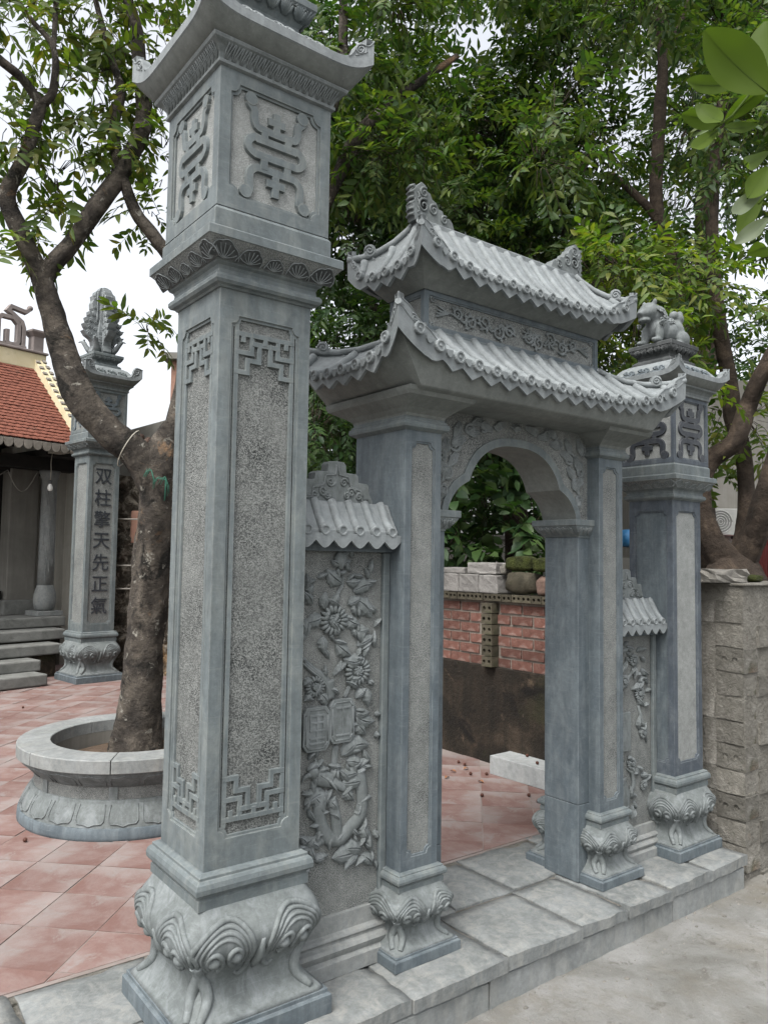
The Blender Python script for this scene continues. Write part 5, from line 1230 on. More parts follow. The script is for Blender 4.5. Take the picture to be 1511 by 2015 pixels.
BS = [(3.05, 2.09, 6.48, 0.41), (3.73, 2.0, 6.9, 0.43), (4.32, 2.12, 7.14, 0.46), (5.26, 1.72, 7.37, 0.35), (5.36, 1.32, 7.25, 0.43), (5.43, 0.67, 6.76, 0.36), (4.01, 2.11, 6.64, 0.4), (4.28, 1.9, 6.33, 0.38), (5.06, 1.54, 6.67, 0.34), (5.73, 1.37, 6.69, 0.38), (5.97, 1.02, 6.82, 0.48), (4.09, 1.83, 6.0, 0.4), (5.07, 0.79, 5.79, 0.33), (3.56, 2.66, 5.53, 0.46), (4.33, 2.49, 5.76, 0.39), (5.01, 1.27, 5.44, 0.43), (5.06, 0.63, 5.22, 0.32), (3.74, 2.38, 5.31, 0.43), (3.7, 1.78, 5.0, 0.31), (4.56, 1.85, 5.21, 0.34), (5.72, 1.51, 5.66, 0.42), (5.76, 0.85, 5.22, 0.38), (3.05, 2.49, 4.4, 0.36), (4.42, 2.21, 4.71, 0.47), (3.91, 2.72, 4.29, 0.4), (3.9, 2.28, 4.32, 0.31), (4.29, 1.64, 4.11, 0.44), (4.97, 1.61, 4.26, 0.4), (6.11, 0.79, 4.56, 0.44), (3.2, 2.71, 3.88, 0.32), (4.01, 2.29, 3.81, 0.47), (4.77, 2.16, 3.91, 0.34), (5.27, 1.93, 4.21, 0.36), (5.22, 1.52, 3.9, 0.33)]
BQ = [(2.32, 3.64, 6.08, 0.46), (2.38, 3.18, 5.98, 0.35), (3.51, 3.53, 6.37, 0.38), (3.97, 2.32, 5.92, 0.43), (2.87, 4.18, 5.9, 0.49), (2.89, 3.1, 5.63, 0.35), (3.57, 3.37, 6.02, 0.45), (4.29, 3.0, 6.13, 0.47), (4.31, 2.08, 5.58, 0.36), (2.56, 3.5, 5.28, 0.46), (3.38, 3.7, 5.53, 0.41), (4.11, 3.37, 5.51, 0.39), (4.09, 2.93, 5.54, 0.38), (4.54, 2.67, 5.72, 0.47), (2.41, 3.77, 4.94, 0.47), (3.07, 4.06, 5.3, 0.49), (3.14, 3.07, 4.82, 0.48), (3.78, 2.71, 4.66, 0.44), (4.33, 2.35, 4.91, 0.36), (2.28, 4.16, 4.44, 0.48), (2.73, 3.33, 4.48, 0.45), (3.43, 3.65, 4.51, 0.42), (3.61, 2.94, 4.34, 0.37), (4.71, 3.1, 4.58, 0.56), (3.23, 3.25, 4.07, 0.41), (3.36, 2.86, 3.94, 0.43), (4.21, 2.86, 3.95, 0.39), (4.17, 1.94, 3.91, 0.41), (3.07, 4.19, 3.63, 0.39), (2.88, 3.06, 3.57, 0.45), (3.15, 2.97, 3.39, 0.46), (4.21, 3.23, 3.82, 0.47), (4.95, 3.01, 3.86, 0.52), (3.08, 4.41, 3.16, 0.46), (3.46, 3.93, 3.07, 0.53), (3.77, 3.2, 3.09, 0.49), (3.68, 2.6, 3.06, 0.46), (4.15, 2.34, 3.18, 0.41), (2.49, 3.49, 2.65, 0.44), (3.22, 3.52, 2.84, 0.46), (3.38, 2.92, 2.75, 0.37), (4.06, 2.49, 2.59, 0.37), (4.42, 2.37, 2.56, 0.44)]
BF = [(4.13, 7.7, 10.42, 0.95), (4.63, 5.21, 9.44, 0.71), (5.9, 5.15, 10.14, 0.93), (6.42, 3.9, 9.37, 0.7), (7.88, 4.22, 10.19, 1.01), (7.69, 2.97, 9.7, 1.0), (8.91, 2.1, 9.21, 0.88), (4.21, 7.51, 9.34, 1.13), (9.54, 3.33, 10.01, 0.92), (9.33, 2.4, 9.23, 0.99), (3.79, 6.72, 8.11, 1.08), (9.01, 3.34, 8.53, 0.86), (10.95, 2.69, 9.05, 1.04), (3.57, 5.96, 6.98, 0.71), (4.72, 5.88, 7.29, 1.02), (4.87, 5.03, 6.92, 0.72), (6.21, 4.87, 6.76, 0.91), (10.12, 2.57, 7.23, 1.0), (3.31, 6.16, 5.66, 0.8), (5.15, 6.31, 6.08, 0.82), (5.73, 5.05, 6.05, 0.89), (6.83, 4.74, 5.88, 1.01), (7.65, 4.45, 6.05, 0.83), (8.78, 3.78, 6.46, 0.9), (4.06, 7.05, 5.29, 0.96), (6.92, 5.69, 5.56, 0.87), (6.52, 3.95, 5.4, 1.02), (8.85, 3.7, 5.68, 1.05), (3.92, 7.25, 4.48, 0.82), (4.62, 5.99, 4.19, 0.94), (6.81, 6.23, 5.02, 1.06), (7.17, 5.15, 4.42, 1.06), (8.52, 4.6, 4.21, 1.14), (10.69, 3.1, 4.8, 0.94), (4.77, 6.78, 3.27, 1.04), (4.77, 5.27, 3.58, 0.82), (6.47, 5.74, 3.92, 0.97), (6.52, 4.29, 3.42, 0.72), (9.21, 4.21, 3.52, 0.97), (9.0, 3.45, 3.33, 1.09), (10.21, 2.38, 3.85, 1.1), (3.32, 6.27, 2.49, 0.96), (4.94, 6.66, 2.63, 0.77), (6.07, 5.52, 2.67, 1.08), (6.35, 4.67, 2.7, 1.03), (7.2, 4.24, 2.23, 0.88), (8.18, 3.02, 2.11, 0.9), (8.77, 2.21, 2.81, 0.91)]
BA = [(3.15, 2.25, 2.27, 0.25), (3.4, 2.19, 2.42, 0.22), (3.62, 2.04, 2.41, 0.25), (3.36, 2.81, 2.02, 0.22), (3.53, 3.01, 1.91, 0.22), (3.45, 2.27, 1.88, 0.24), (3.52, 1.86, 1.71, 0.22), (3.11, 2.41, 1.56, 0.24), (3.77, 2.83, 1.53, 0.26), (3.91, 2.32, 1.53, 0.29)]
BL = [(4.17, 0.76, 2.24, 0.17), (4.49, 0.31, 2.25, 0.17), (4.17, 0.68, 2.1, 0.14)]
lt = thing('longan_tree', 'leaning tree with blotchy brown bark growing out of the round stone planter', 'tree', (.574, 2.42, .262))
tree(lt, T_trunk, [T_A]+T_limbs, [(BT, 26, 10, .105, .030, .22, 'leaf_left'), (BT2, 44, 11, .095, .028, .21, 'leaf_mid')], 'bark', 3, .11)
rtre = thing('garden_tree', 'tree with forked dark trunks rising just behind the concrete block wall on the right', 'tree', (3.96, .395, -.18))
tree(rtre, R_trunk, R_limbs, [(BR, 52, 11, .095, .027, .21, 'leaf_bright'), (BR2, 40, 11, .095, .028, .22, 'leaf_mid'), (BL, 34, 7, .10, .040, .16, 'leaf_bright')], 'bark_dark', 5, .10)
stre = thing('garden_tree', 'slender upright tree rising behind the lion pillar, its bare trunk seen against the leaves', 'tree', (4.95, 1.05, -.18))
tree(stre, S_trunk, S_limbs, [(BS, 46, 11, .100, .030, .23, 'leaf_mid')], 'bark_dark', 8, .06)
qtre = thing('garden_tree', 'dense dark tree seen through and above the gateway arch, behind the brick wall', 'tree', (4.52, 2.91, -.18))
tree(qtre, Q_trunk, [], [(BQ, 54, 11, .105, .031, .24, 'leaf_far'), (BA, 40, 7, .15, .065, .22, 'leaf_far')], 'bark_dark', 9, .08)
BF = [b for i, b in enumerate(BF) if (i*7) % 10 < 9]
half = [b for b in BF if b[1] > b[0]-1.2]; half2 = [b for b in BF if not b[1] > b[0]-1.2]
ftre = thing('background_tree', 'broad dark green tree far behind the gateway roof', 'tree', (6.2, 6.2, -.18))
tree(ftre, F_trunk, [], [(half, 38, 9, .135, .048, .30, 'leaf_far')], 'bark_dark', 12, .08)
ftre2 = thing('background_tree', 'broad dark green tree far behind the concrete block wall on the right', 'tree', (9.2, 3.6, -.18))
tree(ftre2, F2_trunk, [], [(half2, 34, 9, .135, .048, .30, 'leaf_far')], 'bark_dark', 13, .08)
# string and wire on the leaning tree
def loop_thing(name, label, cat, pts, r, mat, n=6):
    m = MB(); m.tube(pts, r, n); o = m.build(name, MAT[mat]); return tag(o, label, cat)
ax0, ax1 = Vector((0.49,2.339,2.07)), Vector((0.315,2.398,2.217)); cc = ax0.lerp(ax1, .35); tdir = (ax1-ax0).normalized(); Nn = tdir.orthogonal().normalized(); Bn = tdir.cross(Nn)
loop_thing('tie_wire', 'pale wire tied round the leaning trunk in front of the inscribed pillar', 'wire', [tuple(cc+(Nn*math.cos(a)+Bn*math.sin(a))*.122+tdir*.03*math.sin(a)) for a in [2*PI*i/24 for i in range(25)]], .0035, 'string')
for (c0, lab) in ((Vector((.500,2.205,1.945)), 'green nylon string hanging on the trunk, left of the two'), (Vector((.585,2.190,1.905)), 'green nylon string looped on the trunk near the fork, right of the two')):
    g = MB(); rs = random.Random(int(c0.x*1000))
    for q in range(5):
        a = rs.uniform(-.03, .03)
        g.tube([tuple(c0+Vector((-.035+a, 0, -.01))), tuple(c0+Vector((-.015+a, -.012, .035+rs.uniform(-.01,.01)))), tuple(c0+Vector((.012, -.014, .03+a*.4))), tuple(c0+Vector((.028+a*.5, -.008, -.02))), tuple(c0+Vector((.030+a*.6, 0, -.085+a)))], .0017, 5)
    tag(g.build('string', MAT['green_string']), lab, 'string')

# ------------------------------------------------------------------ shrine house and steps on the left
HA = math.radians(14); HO = (1.15, 6.77, 0)
stp = thing('stone_steps', 'worn grey stone steps leading up to the red roofed shrine', 'steps', HO, HA)
SP = [(-3.2,-.02,0,.135,0), (-3.2,.045,.28,.258,.10), (-3.4,.45,.56,.395,.245), (-3.4,.64,.84,.54,.40), (-3.4,.79,1.12,.672,.545)]
for i, (x0, x1, y0, z1, zb) in enumerate(SP):
    m = MB(); m.box(x0, x1, y0, y0+(.50 if i < 4 else .62), z1-.125, z1)
    m.build('step', MAT['step'], stp, bevel=.016)
m = MB(); m.box(-3.3, .40, .62, 1.6, -.02, .27); m.box(-3.3, .60, .90, 1.6, .27, .53); m.build('footing', MAT['mossy_plaster'], stp)
hs = thing('shrine', 'shrine with red clay tiled roof, cream verge and dark doorway behind the steps', 'shrine', HO, HA)
m = MB(); m.box(-3.4, .95, 1.70, 6.0, .40, .660); m.build('floor', MAT['tile'], hs)
m = MB(); m.box(.96, 1.22, 1.55, 6.0, -.02, 2.80); m.build('side_wall', MAT['white_wall'], hs, bevel=.01)
m = MB(); m.prism([(.70,2.74),(1.95,2.74),(2.4,2.74),(2.4,3.60),(1.95,3.95)], 0, .16, frame((.42,0,0), (0,1,0), (0,0,1))); m.build('gable', MAT['white_wall'], hs)
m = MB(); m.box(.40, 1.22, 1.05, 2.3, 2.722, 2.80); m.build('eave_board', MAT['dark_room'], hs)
m = MB(); m.box(-3.4, .95, 2.30, 2.40, .66, 2.95); m.build('back_wall', MAT['dark_room'], hs)  # dark plane behind the doorway, its colour painted as interior shade
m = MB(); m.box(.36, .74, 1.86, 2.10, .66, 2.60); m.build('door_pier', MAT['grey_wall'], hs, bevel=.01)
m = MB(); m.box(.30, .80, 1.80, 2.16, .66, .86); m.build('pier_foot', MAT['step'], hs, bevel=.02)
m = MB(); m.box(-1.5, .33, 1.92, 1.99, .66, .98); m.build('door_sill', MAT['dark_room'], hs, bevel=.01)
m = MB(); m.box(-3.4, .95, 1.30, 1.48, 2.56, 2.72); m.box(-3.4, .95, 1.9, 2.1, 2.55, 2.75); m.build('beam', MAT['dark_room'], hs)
m = MB(); m.box(.50, .84, 1.28, 1.62, .672, .735); cb = m.build('column_plinth', MAT['kerb'], hs, bevel=.008)
m = MB(); m.lathe([(.09,.735),(.120,.76),(.138,.82),(.142,.88),(.135,.95),(.120,1.01),(.108,1.035),(.108,1.06),(.10,1.065)], 28, Matrix.Translation((.67,1.45,0))); m.build('column_base', MAT['kerb'], hs)
m = MB(); m.lathe([(.100,1.064),(.098,1.6),(.095,2.45),(.11,2.46),(.11,2.49),(.13,2.53),(.13,2.56)], 28, Matrix.Translation((.67,1.45,0))); col_ = m.build('column', MAT['kerb'], hs)
m = MB(); rs = random.Random(9)
for i in range(26):
    a = math.radians(rs.uniform(-150, -30)); z = rs.uniform(1.2, 2.35); pts = []
    for q in range(9):
        a2 = a+.10*math.cos(q*.9+i)*q/6; pts.append((.67+.098*math.cos(a2), 1.45+.098*math.sin(a2), z+.016*q*math.sin(i+q*.7)))
    m.tube(pts, .006, 5)
m.build('column_carving', MAT['kerb'], col_)
# roof
EY, EZ, RY, RZ, RX = .66, 2.83, 1.95, 4.03, .62
sl_ = math.atan2(RZ-EZ, RY-EY); sd = math.hypot(RZ-EZ, RY-EY)
Mroof = Matrix.Translation((0, EY, EZ)) @ Matrix.Rotation(sl_, 4, 'X')
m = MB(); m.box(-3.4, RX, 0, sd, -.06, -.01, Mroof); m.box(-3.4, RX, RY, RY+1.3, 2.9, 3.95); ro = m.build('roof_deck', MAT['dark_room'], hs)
m = MB(); rs = random.Random(2); nrow = 26; tw = .085
for r_ in range(nrow):
    v = sd*r_/nrow; off = (r_ % 2)*tw/2
    for c_ in range(24):
        x = RX-.02-tw*(c_+1)+off
        j = rs.uniform(-.004, .004); Mt = Mroof @ Matrix.Translation((x+tw/2, v+j, .004+rs.uniform(0,.004))) @ Matrix.Rotation(math.radians(-9), 4, 'X') @ Matrix.Rotation(rs.uniform(-.03,.03), 4, 'Z')
        w, h = tw*.47, sd/nrow*1.7
        m.prism([(-w,h),(-w,.012),(-w*.6,.003),(0,0),(w*.6,.003),(w,.012),(w,h)][::-1], 0, .011, Mt)
tag(m.build('roof_tile', MAT['roof_tile'], hs), kind='stuff')
for i in range(24):     # scalloped eave tiles
    g = MB(); x = RX-.02-.115*(i+.5); g.prism([(.055*math.cos(a), .075*math.sin(a)) for a in [PI+PI*q/10 for q in range(11)]]+[(.055,.035),(-.055,.035)], -.02, .004, frame((x, EY-.005, EZ-.045), (1,0,0), (0,0,1))); g.build('eave_tile', MAT['eave_tile'], hs, bevel=.004)
m = MB(); m.box(RX-.005, RX+.135, -.04, sd+.02, -.08, .11, Mroof); vg = m.build('verge', MAT['cream'], hs, bevel=.01)
for i in range(13):
    m = MB(); m.box(RX-.012, RX+.045, .05+sd*i/13, .05+sd*i/13+.05, .109, .128, Mroof); m.box(RX+.09, RX+.142, .08+sd*i/13, .08+sd*i/13+.06, .109, .130, Mroof); m.build('verge_tile', MAT['eave_tile'], vg)
m = MB(); m.box(-3.4, RX+.16, RY-.07, RY+.16, RZ-.06, RZ+.17); m.build('ridge', MAT['cream'], hs, bevel=.015)
m = MB(); m.box(-3.4, RX+.18, RY-.09, RY+.18, RZ+.171, RZ+.205); m.build('ridge_coping', MAT['concrete_orn'], hs, bevel=.01)
m = MB(); m.loft([(.075,.075,0),(.075,.075,.21),(.085,.085,.22),(.12,.12,.27),(.12,.12,.30)], Matrix.Translation((RX+.06, RY+.05, RZ+.205))); m.build('ridge_post', MAT['concrete_orn'], hs, bevel=.008)
g = MB(); Mo = frame((RX-.32, RY+.06, RZ+.206), (1,0,0), (0,0,1))
key = [[(-.14,0),(-.14,.36),(-.10,.41),(.06,.41),(.13,.34),(.13,.10),(.10,.05),(.0,.05),(-.02,.08),(-.02,.24)], [(.13,.02),(.2,.02),(.2,.30),(.17,.38),(.05,.46),(-.02,.50),(.02,.56),(.22,.53),(.27,.58)], [(-.2,.03),(.24,.03)]]
for i, st in enumerate(key): g.stroke([(a, b) for a, b in st], .058, -.045, .035+.001*i, Mo, .9)
g.ellipsoid(tuple(Mo @ Vector((.28,.60,0))), (.04,.04,.04)); g.build('ridge_ornament', MAT['concrete_orn'], hs, bevel=.004)
bu = thing('light_bulb', 'white light bulb hanging on a wire from the eave of the shrine', 'light bulb', tuple(Vector(HO)+Vector((math.cos(HA)*.44-math.sin(HA)*1.0, math.sin(HA)*.44+math.cos(HA)*1.0, 2.26))))
m = MB(); m.lathe([(.004,0),(.020,.006),(.030,.022),(.032,.042),(.026,.066),(.018,.082),(.018,.092)], 20); m.build('globe', MAT['bulb'], bu)
m = MB(); m.lathe([(.021,.090),(.022,.11),(.018,.135),(.006,.14)], 16); m.build('socket', MAT['ac_dark'], bu)
m = MB(); m.tube([(0,0,.138),(.006,.0,.25),(.0,.004,.36),(.012,0,.50)], .005, 6); m.build('wire', MAT['string'], bu)
Mh = Matrix.Translation(HO) @ Matrix.Rotation(HA, 4, 'Z'); m = MB()
for (a, b_) in (((-.9,1.25,2.62),(.02,1.25,2.50)), ((.02,1.25,2.50),(.40,1.25,2.52))):
    A, B_ = Vector(a), Vector(b_); m.tube([tuple(Mh @ (A.lerp(B_, t)+Vector((0,0,-.26*math.sin(PI*t))))) for t in [i/12 for i in range(13)]], .006, 5)
tag(m.build('cable', MAT['cable']), 'grey cable drooping under the eave across the dark doorway of the shrine', 'cable')

# ------------------------------------------------------------------ old rockery wall behind the inscribed pillar
ow = thing('old_wall', 'old mottled rockery wall with a slanting top behind the inscribed pillar', 'wall', (1.75, 7.55, 0), math.radians(-33))
nx, nz = 70, 80; vs = []; rs = random.Random(13)
def rock(x, z):
    return .06*math.sin(9*x+3*math.sin(7*z))*math.sin(8*z+2*x)+.05*math.sin(21*x+5*z)*math.sin(17*z-4*x)+.025*math.sin(47*x)*math.sin(43*z+9*x)
for j in range(nz+1):
    for i in range(nx+1):
        x = 2.2*i/nx; top = 2.45; z = top*j/nz; vs.append((x, -.05-.9*max(0, rock(x, z))-.15+rs.uniform(-.02, .02), z))
m = MB(); m.add(vs, [(j*(nx+1)+i, j*(nx+1)+i+1, (j+1)*(nx+1)+i+1, (j+1)*(nx+1)+i) for j in range(nz) for i in range(nx)], None, True); m.build('rock_face', MAT['old_wall'], ow)
m = MB(); m.prism([(0,-.1),(2.2,-.1),(2.2,3.62),(.25,3.0),(0,2.94)], -.30, -.02, frame((0,-.02,0), (1,0,0), (0,0,1))); m.build('render', MAT['grey_wall'], ow, bevel=.01)
for i in range(3):
    for k in range(7):
        g = MB(); x = .62+.085*k+.02*i; z = 2.86-.085*i-.035*k
        g.tube([(x,-.34+.05*0,z),(x+.03,-.20,z+.09)], .040, 8); g.build('coping_tile', MAT['old_tile'], ow)
m = MB(); m.box(.56, .70, -.25, -.18, 1.62, 2.02); m.build('ochre_panel', MAT['terracotta'], ow, bevel=.02)
for z in (1.06, 1.34, 1.90):
    m = MB(); m.tube([(0,-.40,z),(1.2,-.42,z+.01),(2.2,-.40,z)], .010, 6); m.build('rail', MAT['cable'], ow)

# ------------------------------------------------------------------ boundary wall seen through the arch
bw = thing('boundary_wall', 'boundary wall of red brick above dark mossy plaster, seen through the gateway arch', 'wall', (2.915, 0, 0))
Y0, Y1 = .22, 6.6
m = MB(); m.box(-.022, .22, Y0, Y1, -.05, .690); m.build('plaster_dado', MAT['mossy_plaster'], bw, bevel=.006)
m = MB(); m.box(.006, .20, Y0, Y1, .690, 1.168); m.build('mortar_bed', MAT['mortar'], bw)
bms = []; rs = random.Random(31)
for k in range(4):
    g = MB(); g.box(-.004, .04, -.098, .098, -.031, .031); me = g.mesh('brick', MAT['brick']); bms.append(me)
for c in range(6):
    z = .727+.078*c; n = 0; y = Y0+(.105 if c % 2 else 0)
    while y < 3.3:
        yc = y+.10; y += .21
        if 1.53 < yc < 1.77 and abs(yc-1.65) < .06: continue
        if not in_view(2.915, yc, z, .10): continue
        inst(bms[(n+c) % 4], 'brick', bw, (rs.uniform(-.003, .004), yc, z), (rs.uniform(-.02,.02), rs.uniform(-.03,.03), rs.uniform(-.02,.02)), (1, rs.uniform(.94,1.03), rs.uniform(.92,1.05))); n += 1
fill = MB()
for c in range(6):
    y = 3.3
    while y < Y1: fill.box(-.004, .03, y, y+.196, .696+.078*c, .758+.078*c); y += .21
tag(fill.build('brick', MAT['brick'], bw), kind='stuff')
# hollow bricks: two round holes in the end face
def hollow(w, h, d, r, name, mat, hx=.25):
    g = MB(); ho = [[(s*w*hx+r*math.cos(2*PI*q/10), r*math.sin(2*PI*q/10)) for q in range(10)] for s in (-1, 1)]
    M = frame((0,0,0), (0,-1,0), (0,0,1))     # outward = -x
    g.prism([(-w/2,-h/2),(w/2,-h/2),(w/2,h/2),(-w/2,h/2)], -d, 0, M, ho)
    me = g.mesh(name, MAT[mat]); return me
hm = hollow(.088, .052, .12, .0125, 'capping_brick', 'mossy_brick')
y = Y0
while y < 2.9:
    if in_view(2.85, y, 1.19, .1): inst(hm, 'capping_brick', bw, (-.045+rs.uniform(-.006,.006), y+.047, 1.195+rs.uniform(-.002,.002)), (rs.uniform(-.03,.03), 0, rs.uniform(-.03,.03)))
    y += .0935
m = MB(); m.box(.08, .20, Y0, 2.9, 1.169, 1.22); m.box(-.03, .20, 2.9, Y1, 1.169, 1.22); m.build('capping_core', MAT['mossy_brick'], bw)
pm = hollow(.105, .072, .12, .014, 'pilaster_brick', 'mossy_brick')
for c in range(6):
    inst(pm, 'pilaster_brick', bw, (-.070+rs.uniform(-.004,.004), 1.652, .73+.0775*c), (rs.uniform(-.03,.03), 0, rs.uniform(-.04,.04)))
# loose blocks and stones on top of it
def loose_block(x0, x1, y0, y1, z0, z1, label, mat, cat='block', name='concrete_block', rz=0, bev=.008, jit=.006, seed=0):
    rs = random.Random(seed+int(y0*100)); cx, cy = (x0+x1)/2, (y0+y1)/2; hx, hy, hz = (x1-x0)/2, (y1-y0)/2, (z1-z0)
    bm = bmesh.new(); bmesh.ops.create_cube(bm, size=1)
    bmesh.ops.subdivide_edges(bm, edges=bm.edges, cuts=3, use_grid_fill=True)
    for v in bm.verts:
        v.co = Vector((v.co.x*2*hx+rs.uniform(-jit,jit), v.co.y*2*hy+rs.uniform(-jit,jit), (v.co.z+.5)*hz+(rs.uniform(-jit,jit) if v.co.z > -.49 else 0)))
    me = bpy.data.meshes.new(name); bm.to_mesh(me); bm.free(); me.materials.append(MAT[mat])
    o = inst(me, name, None, (cx, cy, z0), (0,0,rz)); tag(o, label, cat)
    md = o.modifiers.new('bevel', 'BEVEL'); md.width = bev; md.segments = 2; md.limit_method = 'ANGLE'; md.angle_limit = math.radians(45); return o
zc = 1.2235
loose_block(2.87,3.06,1.575,1.765,zc,zc+.135,'grey concrete block on the brick wall, next to the mossy stones','block',jit=.003)
loose_block(2.87,3.06,1.772,1.985,zc,zc+.137,'grey concrete block on the brick wall, middle of its course','block',jit=.004)
loose_block(2.87,3.06,1.992,2.20,zc,zc+.138,'grey concrete block on the brick wall, close behind the left gateway pier','block',jit=.003)
loose_block(2.88,3.05,1.93,2.30,zc+.1385,zc+.185,'flat grey slab lying on the row of concrete blocks','block',name='concrete_slab',jit=.002)
loose_block(2.88,3.04,1.60,1.90,zc+.140,zc+.225,'whitish concrete block lying on top of the row of concrete blocks','block',jit=.004)
def lump(c, r, label, mat, name='mossy_stone', seed=0, cat='stone', flat=True):
    bm = bmesh.new(); bmesh.ops.create_icosphere(bm, subdivisions=3, radius=1); rs = random.Random(seed); ph = [rs.uniform(0, 6) for _ in range(6)]
    for v in bm.verts:
        k = 1+.12*math.sin(3*v.co.x+ph[0])*math.sin(3*v.co.y+ph[1])+.08*math.sin(6*v.co.z+ph[2]+4*v.co.x)+rs.uniform(-.02,.02)
        p = v.co*k; p = Vector([math.copysign(abs(a)**.62, a) for a in p]); v.co = Vector((p.x*r[0], p.y*r[1], max(p.z*r[2], -r[2])))
    me = bpy.data.meshes.new(name); bm.to_mesh(me); bm.free(); me.materials.append(MAT[mat])
    for p in me.polygons: p.use_smooth = True
    o = inst(me, name, None, c); return tag(o, label, cat)
lump((2.965,1.395,zc+.083),(.085,.150,.082),'wide dark mossy stone at the bottom, right of the concrete blocks on the brick wall','mossy_brick',seed=1)
lump((2.965,1.42,zc+.166+.056),(.08,.135,.055),'bright green moss covered stone on top of the dark stone, right of the concrete blocks','moss',seed=2)
lump((2.96,1.205,zc+.166+.05),(.075,.070,.05),'olive mossy stone on the upper row, half hidden by the right jamb','moss',seed=3)
lump((2.96,1.19,zc+.066),(.075,.052,.065),'small brownish stone on the brick wall beside the right jamb','old_tile',seed=4)
lump((2.95,1.560,zc+.140+.037),(.05,.030,.036),'small yellowish stone wedged between the white block and the green moss','rubble_mortar',seed=6)
# pale sawn stone lying in the courtyard
gb = MB(); gb.box(-.105, .105, -.34, .34, 0, .125)
o = gb.build('stone_block', MAT['granite'], None, bevel=.004); o.location = (2.80,1.115,0); o.rotation_euler = (0,0,math.radians(2)); tag(o, 'pale sawn stone block lying on the red tiles at the foot of the brick wall', 'stone block')

# ------------------------------------------------------------------ concrete block wall at the right end
rw = thing('block_wall', 'rough grey wall of mortared concrete blocks to the right of the lion pillar', 'wall', (2.78, -.30, 0))
m = MB(); m.box(.002, 6, .004, .30, -.25, 1.345); m.box(.075, .14, .16, .52, .74, 1.19); m.box(.016, .14, .16, .52, 1.19, 1.345); m.box(.016, .14, .16, .52, -.25, .74); m.build('mortar_core', MAT['rubble_mortar'], rw)
rs = random.Random(77)
def rough_block(hx, hy, hz, seed):
    bm = bmesh.new(); bmesh.ops.create_cube(bm, size=1); bmesh.ops.subdivide_edges(bm, edges=bm.edges, cuts=2, use_grid_fill=True); r_ = random.Random(seed)
    for v in bm.verts:
        e = sum(1 for a in v.co if abs(a) > .49); v.co = Vector((v.co.x*2*hx, v.co.y*2*hy, v.co.z*2*hz))+Vector([r_.uniform(-.0022,.0022) for _ in range(3)]); v.co *= (1-.006*(e-1))
    me = bpy.data.meshes.new('block'); bm.to_mesh(me); bm.free(); me.materials.append(MAT['rubble_block']); return me
RB = [rough_block(.137, .03, .0575, s) for s in range(6)]
for c in range(13):
    z = -.20+.127*c; x = .13+(.14 if c % 2 else 0); n = 0
    if z > 1.30: continue
    while x < 1.9:
        inst(RB[(n+c*2) % 6], 'block', rw, (x+.14+rs.uniform(-.006,.006), .024+rs.uniform(-.007,.005), z+rs.uniform(-.004,.004)), (rs.uniform(-.03,.03), rs.uniform(-.02,.02), rs.uniform(-.02,.02)), (rs.uniform(.92,1.0), 1, rs.uniform(.92,1.04))); x += .283; n += 1
# corner blocks: ends of hollow blocks towards the gate
def hollow_q(w, h, d, seed):
    r_ = random.Random(seed); g = MB(); hr = h*.13
    ho = [[(s*w*.19+hr*math.cos(2*PI*q/10), hr*1.15*math.sin(2*PI*q/10)) for q in range(10)] for s in (-1, 1)]
    j = [(r_.uniform(-.006,.006), r_.uniform(-.006,.006)) for _ in range(4)]
    pl_ = [(-w/2+j[0][0],-h/2+j[0][1]),(w/2+j[1][0],-h/2+j[1][1]),(w/2+j[2][0],h/2+j[2][1]),(-w/2+j[3][0],h/2+j[3][1])]
    g.prism(pl_, -d, 0, frame((0,0,0), (0,-1,0), (0,0,1)), ho); return g.mesh('corner_block', MAT['rubble_block'])
HQ = [hollow_q(.152, .121, .14, s) for s in range(4)]; SQ = [rough_block(.066, .075, .0575, 20+s) for s in range(4)]
for c in range(12):
    z = -.19+.127*c
    if z > 1.31: continue
    if c in (3, 5, 1, 9): inst(HQ[c % 4], 'corner_block', rw, (-.006+rs.uniform(-.004,.003), .078, z), (rs.uniform(-.04,.04), rs.uniform(-.03,.03), rs.uniform(-.05,.05)))
    else: inst(SQ[c % 4], 'corner_block', rw, (.060+rs.uniform(-.004,.004), .080, z), (rs.uniform(-.04,.04), rs.uniform(-.03,.03), rs.uniform(-.05,.05)))
    if z < .70 or z > 1.20: inst(RB[c % 6], 'block', rw, (.030, .29+rs.uniform(-.01,.01), z), (0, rs.uniform(-.03,.03), PI/2), (.95,1,1))
for q in range(5):
    inst(RB[q], 'block', rw, (.085, .30, .79+.085*q), (0, 0, PI/2+rs.uniform(-.03,.03)), (.9,.8,.66))
m = MB(); m.box(-.012, 2.2, -.016, .31, 1.3455, 1.362); m.build('mortar_top', MAT['rubble_mortar'], rw, bevel=.008)
tag(loose_block(2.63,2.95,-.24,-.06,1.363,1.428,'broken grey brick lying on top of the block wall beside the lion pillar','rockgrey',name='loose_brick',jit=.010,bev=.006), None, 'brick')
lump((3.10,-.17,1.362+.022),(.085,.06,.022),'yellowish mossy stone on top of the block wall at the right edge','moss',seed=12)
for i, (x, y, r_) in enumerate(((2.86,-.40,.035),(2.93,-.47,.022),(2.99,-.40,.028),(2.78,-.44,.014),(2.70,-.42,.010),(2.58,-.46,.012),(2.30,-.44,.010),(1.47,-.50,.012),(1.38,-.46,.008),(2.1,-.42,.008),(1.0,-.40,.010),(.7,-.42,.008))):
    lump((x, y, -.166+r_*.35), (r_, r_*.7, r_*.42), 'small loose grey stone on the concrete at the foot of the platform kerb', 'rockgrey', 'pebble', 40+i)['group'] = 'loose stones below the kerb'

